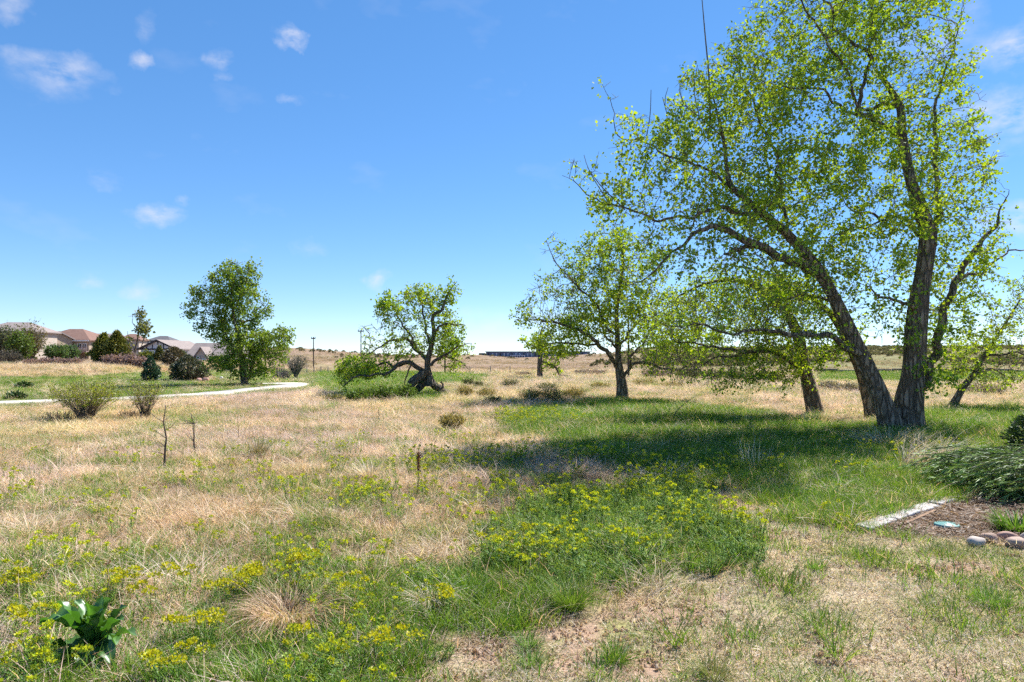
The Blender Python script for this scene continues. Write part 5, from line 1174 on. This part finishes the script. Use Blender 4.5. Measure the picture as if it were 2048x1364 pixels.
# ------------------------------------------------------------------ single plants
def clump(name, label, px, py, n, L0, L1, w, pal, seed, rad=.06, lean=(.1, .7), bend=(.4, 1.6), segs=5, catg='grass clump', wind=None, D=None):
    r = np.random.default_rng(seed); b = G(px, py); b.z -= .01; o = empty(name, b, label, catg)
    a = r.uniform(0, 6.283, n); q = np.sqrt(r.uniform(0, 1, n)) * rad
    base = np.stack([np.cos(a) * q, np.sin(a) * q, np.zeros(n)], 1); az = a + r.normal(0, .6, n)
    if wind is not None: az = wind + r.normal(0, .75, n)
    V, Fc, C = blades(base, az, r.uniform(L0, L1, n), r.uniform(*lean, n), r.uniform(*bend, n), w * r.uniform(.6, 1.3, n), segs, mixcol(n, pal, r), r=r)
    tag(mesh_np('blades', V, Fc, M_PLANT, o, cols=C), kind='stuff'); return o
PINKST = [(.52, .36, .24), (.60, .44, .30), (.44, .29, .18), (.62, .50, .36)]
clump('straw_tussock', 'coiled mound of pinkish straw among the yellow spurge', 580, 1240, 1100, .2, .5, .0042, PINKST, 501, .17, (.2, 1.0), (1.2, 2.4), 7)
clump('straw_tussock', 'bleached straw tussock right of the coiled mound', 862, 1208, 300, .14, .32, .0042, PALE, 502, .07, (.3, 1.1), (.8, 2.0), 6)
clump('straw_tussock', 'cone shaped straw tussock in the meadow left of the rusty seed head', 738, 962, 260, .25, .5, .006, PALE + STRAW, 503, .07, (.1, .6), (.6, 1.6), 5)
clump('straw_tussock', 'brownish upright tussock right of the two dead stalks', 516, 916, 200, .25, .42, .007, [(.24, .19, .11), (.32, .25, .15), (.14, .16, .06)], 504, .09, (.1, .5), (.1, .6), 4)
clump('pale_grass', 'largest wind swept pale grass spilling right of the huge trunk base', 1850, 935, 520, .4, .95, .0065, PALE + STRAW, 505, .35, (.2, .8), (.8, 1.9), 6, wind=.1)
clump('pale_grass', 'dry pale grass at the front foot of the huge twin trunk', 1780, 890, 380, .3, .7, .0065, PALE + STRAW + [(.3, .25, .15)], 506, .6, (.2, .9), (.6, 1.6), 5)
clump('pale_grass', 'thin upright pale stalks in the shade left of the huge tree', 1502, 935, 30, .35, .58, .006, PALE, 507, .2, (.0, .35), (.1, .6), 4)
clump('pale_grass', 'tan dry grass at the foot of the drooping cottonwood', 1625, 850, 320, .25, .6, .008, STRAW + PINKST, 508, .55, (.2, .9), (.5, 1.4), 5)
clump('pale_grass', 'pale arching straw in the green grass before the spurge mass', 1330, 968, 160, .3, .6, .006, PALE, 509, .35, (.5, 1.2), (.4, 1.2), 5)
clump('bunch_grass', 'spiky green bunch grass on the bare soil at bottom centre', 1232, 1322, 330, .09, .22, .0036, GREEN + [(.2, .22, .08), (.4, .36, .2)], 510, .05, (.1, 1.2), (.2, .8), 4)
clump('bunch_grass', 'bright green bunch grass at the lower edge of the spurge mass', 1140, 1218, 420, .14, .32, .0045, [(.10, .19, .02), (.15, .25, .03), (.19, .28, .05)], 511, .08, (.1, .8), (.3, 1.2), 4)
clump('bunch_grass', 'dark green bunch grass at the left flank of the spurge mass', 945, 1190, 300, .12, .28, .0045, GREEN, 512, .08, (.1, .9), (.3, 1.2), 4)
clump('bunch_grass', 'blue grey tuft on the soil left of the spiky bunch grass', 1056, 1292, 240, .07, .16, .0032, BLUEG + [(.2, .22, .14)], 513, .05, (.1, 1.1), (.2, .8), 4)
clump('bunch_grass', 'grey green tuft below the blue grey one near the bottom edge', 1062, 1330, 180, .06, .14, .0032, BLUEG + [(.26, .25, .15)], 514, .05, (.1, 1.0), (.2, .8), 4)
clump('bunch_grass', 'dark blue green tuft in the mown lawn left of the mulch bed', 1632, 1140, 150, .07, .16, .004, BLUEG + GREEN, 515, .07, (.05, .6), (.2, .8), 4)
clump('bunch_grass', 'grey green tuft at the right edge of the mown lawn', 1985, 1210, 260, .08, .2, .004, BLUEG + GREEN, 516, .1, (.1, .9), (.2, .9), 4)
clump('bunch_grass', 'pale green fan of grass at the bottom edge right of the bare soil', 1425, 1356, 260, .08, .2, .0036, [(.2, .22, .08), (.3, .29, .14), (.13, .18, .05)], 517, .06, (.1, 1.0), (.2, .9), 4)
clump('lily_clump', 'bright green strap leaved clump at the right edge above the cobbles', 2034, 1062, 260, .14, .32, .014, [(.06, .14, .015), (.10, .20, .025), (.15, .26, .04)], 518, .16, (.1, .8), (.3, 1.4), 5)
clump('weed_patch', 'yellow green grass fringe between lawn and cobbles', 1900, 1110, 200, .05, .14, .005, [(.2, .24, .05), (.13, .19, .03), (.3, .28, .12)], 519, .22, (.1, .8), (.2, .9), 4)

# spreading juniper at the right edge
r = np.random.default_rng(61); b = at(2135, 0, 8.5); b.z = float(H(b.x, b.y)); jo = empty('spreading_juniper', b, 'dark feathery spreading juniper sweeping left over the mulch bed', 'shrub')
ns, nk = 760, 60
st = np.stack([r.uniform(-.9, 1.0, ns), r.uniform(-.75, .8, ns), r.uniform(.03, .52, ns)], 1)
hd = np.stack([-np.cos(r.normal(0, .3, ns)), r.normal(-.12, .22, ns), r.uniform(-.02, .38, ns) - .22 * (st[:, 2] > .3)], 1); hd /= np.linalg.norm(hd, axis=1, keepdims=True); Ls = r.uniform(.4, .95, ns)
tt = np.linspace(0, 1, 6); S = st[:, None] + hd[:, None] * (Ls[:, None] * tt)[..., None]; S[:, :, 2] -= (.16 * tt ** 2)[None] * Ls[:, None]; S[:, :, 2] = np.maximum(S[:, :, 2], .03)
V, Fc = twigs(S[:, :-1].reshape(-1, 3), S[:, 1:].reshape(-1, 3), np.full(ns * 5, .005), np.full(ns * 5, .003)); mesh_np('branches', V, Fc, M_TWIG, jo)['kind'] = 'stuff'
i = np.repeat(np.arange(ns), nk); u = np.tile(np.linspace(.05, 1, nk), ns) * 5; k = np.minimum(u.astype(int), 4); f = (u - k)[:, None]; p = S[i, k] * (1 - f) + S[i, k + 1] * f; ax = S[i, k + 1] - S[i, k]; ax /= np.linalg.norm(ax, axis=1, keepdims=True)
tt = np.clip(r.normal(.5, .35, (len(p), 1)), 0, 1); colr = (np.array([.05, .11, .022]) * (1 - tt) + np.array([.20, .28, .06]) * tt) * r.uniform(.7, 1.3, (len(p), 1)); colr *= (1 + .8 * (u / 5 > .8))[:, None]
V, Fc, C = leaves(p, r.uniform(.06, .14, len(p)), r, .085, 0, colr, axis=ax * 2.4); tag(mesh_np('needles', V, Fc, M_NEEDLE, jo, cols=C), kind='stuff')

# dock plant with broad waxy leaves, bottom left
b = G(196, 1316); D0 = b.y; do = empty('dock_plant', b, 'big leafy dock plant with broad waxy leaves at bottom left', 'plant')
def broad_leaf(base, tip, width, lift, seed, c1, c2):
    r = np.random.default_rng(seed); base = np.array(base); tip = np.array(tip); ct = (base + tip) / 2 + np.array([0, 0, lift]); nu, nv = 12, 5
    t = np.linspace(0, 1, nu)[:, None]; cl = base * (1 - t) ** 2 + 2 * ct * t * (1 - t) + tip * t ** 2; tg = np.gradient(cl, axis=0); tg /= np.linalg.norm(tg, axis=1, keepdims=True)
    sd = np.cross(tg, [0, 0, 1.0]); sd += np.array([.001, 0, 0]); sd /= np.linalg.norm(sd, axis=1, keepdims=True)
    tw = r.uniform(-.7, .7); up = np.cross(sd, tg); sd = sd * math.cos(tw) + up * math.sin(tw); up = np.cross(sd, tg)
    pr = np.sin(np.clip(t * .93 + .07, 0, 1) * np.pi) ** .75 * .92 + .05; v = np.linspace(-1, 1, nv); V = np.zeros((nu, nv, 3)); C = np.zeros((nu, nv, 3))
    for j in range(nv):
        ruf = .26 * np.sin(t * r.uniform(14, 20) + j * 2.1) * abs(v[j]) * width
        V[:, j] = cl + sd * (v[j] * pr * width / 2) + up * (abs(v[j]) * .28 * width * pr + ruf * pr); C[:, j] = np.array(c1) * (1 - abs(v[j]) * .5) + np.array(c2) * abs(v[j]) * .5
    C[:, nv // 2] = np.array(c2) * 1.3
    ii = np.arange(nu * nv).reshape(nu, nv); Fc = np.stack([ii[:-1, :-1], ii[:-1, 1:], ii[1:, 1:], ii[1:, :-1]], -1).reshape(-1, 4)
    mesh_np('leaf', V, Fc, M_DOCK, do, cols=C.reshape(-1, 3), smooth=True)
LV = [(78,1250,-.05,.13,.16),(100,1240,.06,.12,.17),(112,1203,.0,.09,.09),(150,1200,.08,.10,.08),(172,1205,-.06,.10,.06),(206,1192,.04,.11,.07),(222,1198,-.08,.12,.08),(256,1212,.05,.09,.1),(246,1240,-.1,.10,.1),(274,1272,.0,.10,.1),
      (226,1332,-.18,.11,.14),(196,1345,-.22,.11,.12),(163,1352,-.2,.11,.12),(48,1336,-.05,.11,.1),(98,1346,-.14,.10,.1),(140,1262,-.12,.10,.12),(232,1290,-.12,.1,.1),(182,1238,-.13,.11,.1)]
for k, (px, py, dd, wd, lf) in enumerate(LV):
    t = np.array(at(px, py, D0 + dd) - b); t[2] = max(t[2], .02); r = np.random.default_rng(700 + k)
    broad_leaf((r.uniform(-.025, .025), r.uniform(-.02, .02), .03), t, wd, lf, 700 + k, tuple(np.array((.04, .115, .016)) * r.uniform(.8, 1.5)), tuple(np.array((.08, .175, .03)) * r.uniform(.8, 1.5)))
V, Fc = tube(np.array([[0, 0, -.02], [.005, 0, .12], [.0, 0, .19]]), np.array([.016, .014, .013]), 8); mesh_np('stem', V, Fc, rough_mat('reddish_stem', (.16, .07, .05), (.28, .15, .10), 20, .2), do, smooth=True)

# dead stalks and seed heads
def stalk(name, label, px, base, top, r0, branches, col=((.05, .04, .033), (.13, .10, .08)), head=None, bend=0.0, seed=1, hm=420):
    r = np.random.default_rng(seed); b = G(px, base); s = b.y / F; h = (base - top) * s; o = empty(name, b, label, 'dead plant')
    t = np.linspace(0, 1, 9); P = np.stack([bend * s * t ** 2 + (fbm(t * 4 + seed, t * 0 + seed, seed) - .5) * .06, (fbm(t * 4 + seed, t * 0 + 9, seed) - .5) * .05, t * h - .02], 1)
    V, Fc = tube(P, r0 * (1.15 - .8 * t), 7, .1, seed); mesh_np('stem', V, Fc, rough_mat('dead_stem', col[0], col[1], 20, .3), o, smooth=True)
    for k in range(branches):
        f = r.uniform(.12, .85); p = P[int(f * 8)]; a = r.uniform(0, 6.28); L = h * r.uniform(.12, .34); d = np.array([math.cos(a), math.sin(a) * .6, r.uniform(.1, .8)]); q = [p, p + d * L * .5 + r.normal(0, .01, 3), p + d * L + np.array([0, 0, r.uniform(-.05, .06)])]
        V, Fc = tube(np.array(q), np.array([r0 * .4, r0 * .3, r0 * .15]), 5); mesh_np('twig', V, Fc, M_TWIG, o)
    if head:
        m = hm; z = r.uniform(head, 1.0, m) * h; a = r.uniform(0, 6.28, m); q = np.stack([np.cos(a), np.sin(a), np.zeros(m)], 1) * r.uniform(.003, .022, (m, 1)); q[:, 2] = z; q[:, 0] += bend * s * (z / h) ** 2
        V, Fc, C = leaves(q, r.uniform(.008, .018, m), r, .8, 0, mixcol(m, [(.16, .05, .025), (.24, .08, .035), (.11, .035, .02)], r)); tag(mesh_np('seed_head', V, Fc, M_PLANT, o, cols=C), kind='stuff')
stalk('dead_stalk', 'tallest bare dead stalk standing in the dry grass at left', 329, 940, 808, .016, 9, seed=3)
stalk('dead_stalk', 'forked bare dead stalk just right of the tallest one', 389, 912, 824, .015, 8, bend=-8, seed=4)
stalk('dead_stalk', 'short thin dead stalk, third from the left in the meadow', 476, 886, 826, .007, 3, seed=5)
stalk('dead_stalk', 'tiny dark stake like stalk in mid meadow below the green bush row', 757, 838, 816, .014, 0, seed=6)
stalk('seed_stalk', 'rusty brown dock seed head upright in the spurge meadow', 837, 1000, 904, .006, 1, head=.62, seed=7)
stalk('seed_stalk', 'thin stem with small dark seed pods above the dock plant', 216, 1240, 1122, .003, 5, head=.93, seed=8, hm=22)
stalk('bent_stem', 'bare stem curving right in the shade right of the mid meadow trunk', 1344, 846, 788, .011, 1, bend=52, seed=9)
stalk('bent_stem', 'straight bare stem leaning left in the shade near the mid meadow trunk', 1322, 846, 806, .012, 0, bend=-18, seed=10)

# single spurge plants whose flower heads stand out
def spurge_plant(px, py, lab, seed, ns=9, hm=.24):
    r = np.random.default_rng(seed); b = G(px, py); o = empty('spurge_plant', b, lab, 'wildflower', 'yellow spurge plants in the foreground')
    V, Fc, C = spurge_clump(np.random.default_rng(seed), ns, hm * .7, hm, 0, rad=.10); tag(mesh_np('foliage', V, Fc, M_PLANT, o, cols=C), kind='stuff')
    r = np.random.default_rng(seed); a = r.uniform(0, 6.283, ns); q = np.sqrt(r.uniform(0, 1, ns)) * .10; L = r.uniform(hm * .7, hm, ns); lean = r.uniform(0, .45, ns)
    tp = np.stack([np.cos(a) * q, np.sin(a) * q, np.zeros(ns)], 1) + np.stack([np.cos(a) * np.sin(lean), np.sin(a) * np.sin(lean), np.cos(lean)], 1) * L[:, None]
    for k in range(ns):
        m = 46; u = r.normal(0, 1, (m, 3)); u[:, 2] = np.abs(u[:, 2]) * .9; u /= np.linalg.norm(u, axis=1, keepdims=True); hr = r.uniform(.026, .042)
        V, Fc, C = leaves(tp[k] + u * hr * r.uniform(.5, 1.1, (m, 1)) * [1.2, 1.2, .8], r.uniform(.012, .02, m), r, 1.0, -1.2, mixcol(m, [(.48, .46, .02), (.38, .42, .025), (.56, .50, .02)], r), axis=u)
        mesh_np('flower_head', V, Fc, M_PLANT, o, cols=C)
for k, (px, py, lab) in enumerate([
    (30,1364,'yellow spurge at the bottom left corner below the dock plant'),(40,1200,'yellow spurge near the left edge above the dock plant'),(235,1205,'yellow spurge behind the top of the dock plant'),(322,1232,'bright round headed spurge right of the dock plant'),
    (440,1205,'left one of the tall yellow spurges left of the coiled straw'),(478,1196,'brightest yellow spurge just left of the coiled straw mound'),(535,1185,'yellow spurge directly behind the coiled straw mound'),(372,1195,'small yellow spurge left of the tall ones'),
    (605,1312,'yellow spurge in front of the coiled straw mound'),(352,1364,'yellow spurge at the bottom edge right of the dock plant'),(778,1345,'big single yellow spurge at the bottom edge left of centre'),(690,1215,'yellow spurge right of the coiled straw mound'),
    (905,1225,'small yellow spurge beside the bleached tussock'),(395,1290,'yellow spurge beside the pale right dock leaf'),(20,1290,'yellow spurge at the left edge beside the dock plant'),(985,1120,'yellow spurge on the left crown of the spurge mass'),
    (1060,1080,'yellow spurge on the top left of the spurge mass'),(605,1150,'yellow spurge above right of the coiled straw mound')]):
    spurge_plant(px, py, lab, 800 + k, ns=(5, 9, 7, 4)[k % 4], hm=.15 + .03 * (k % 4))
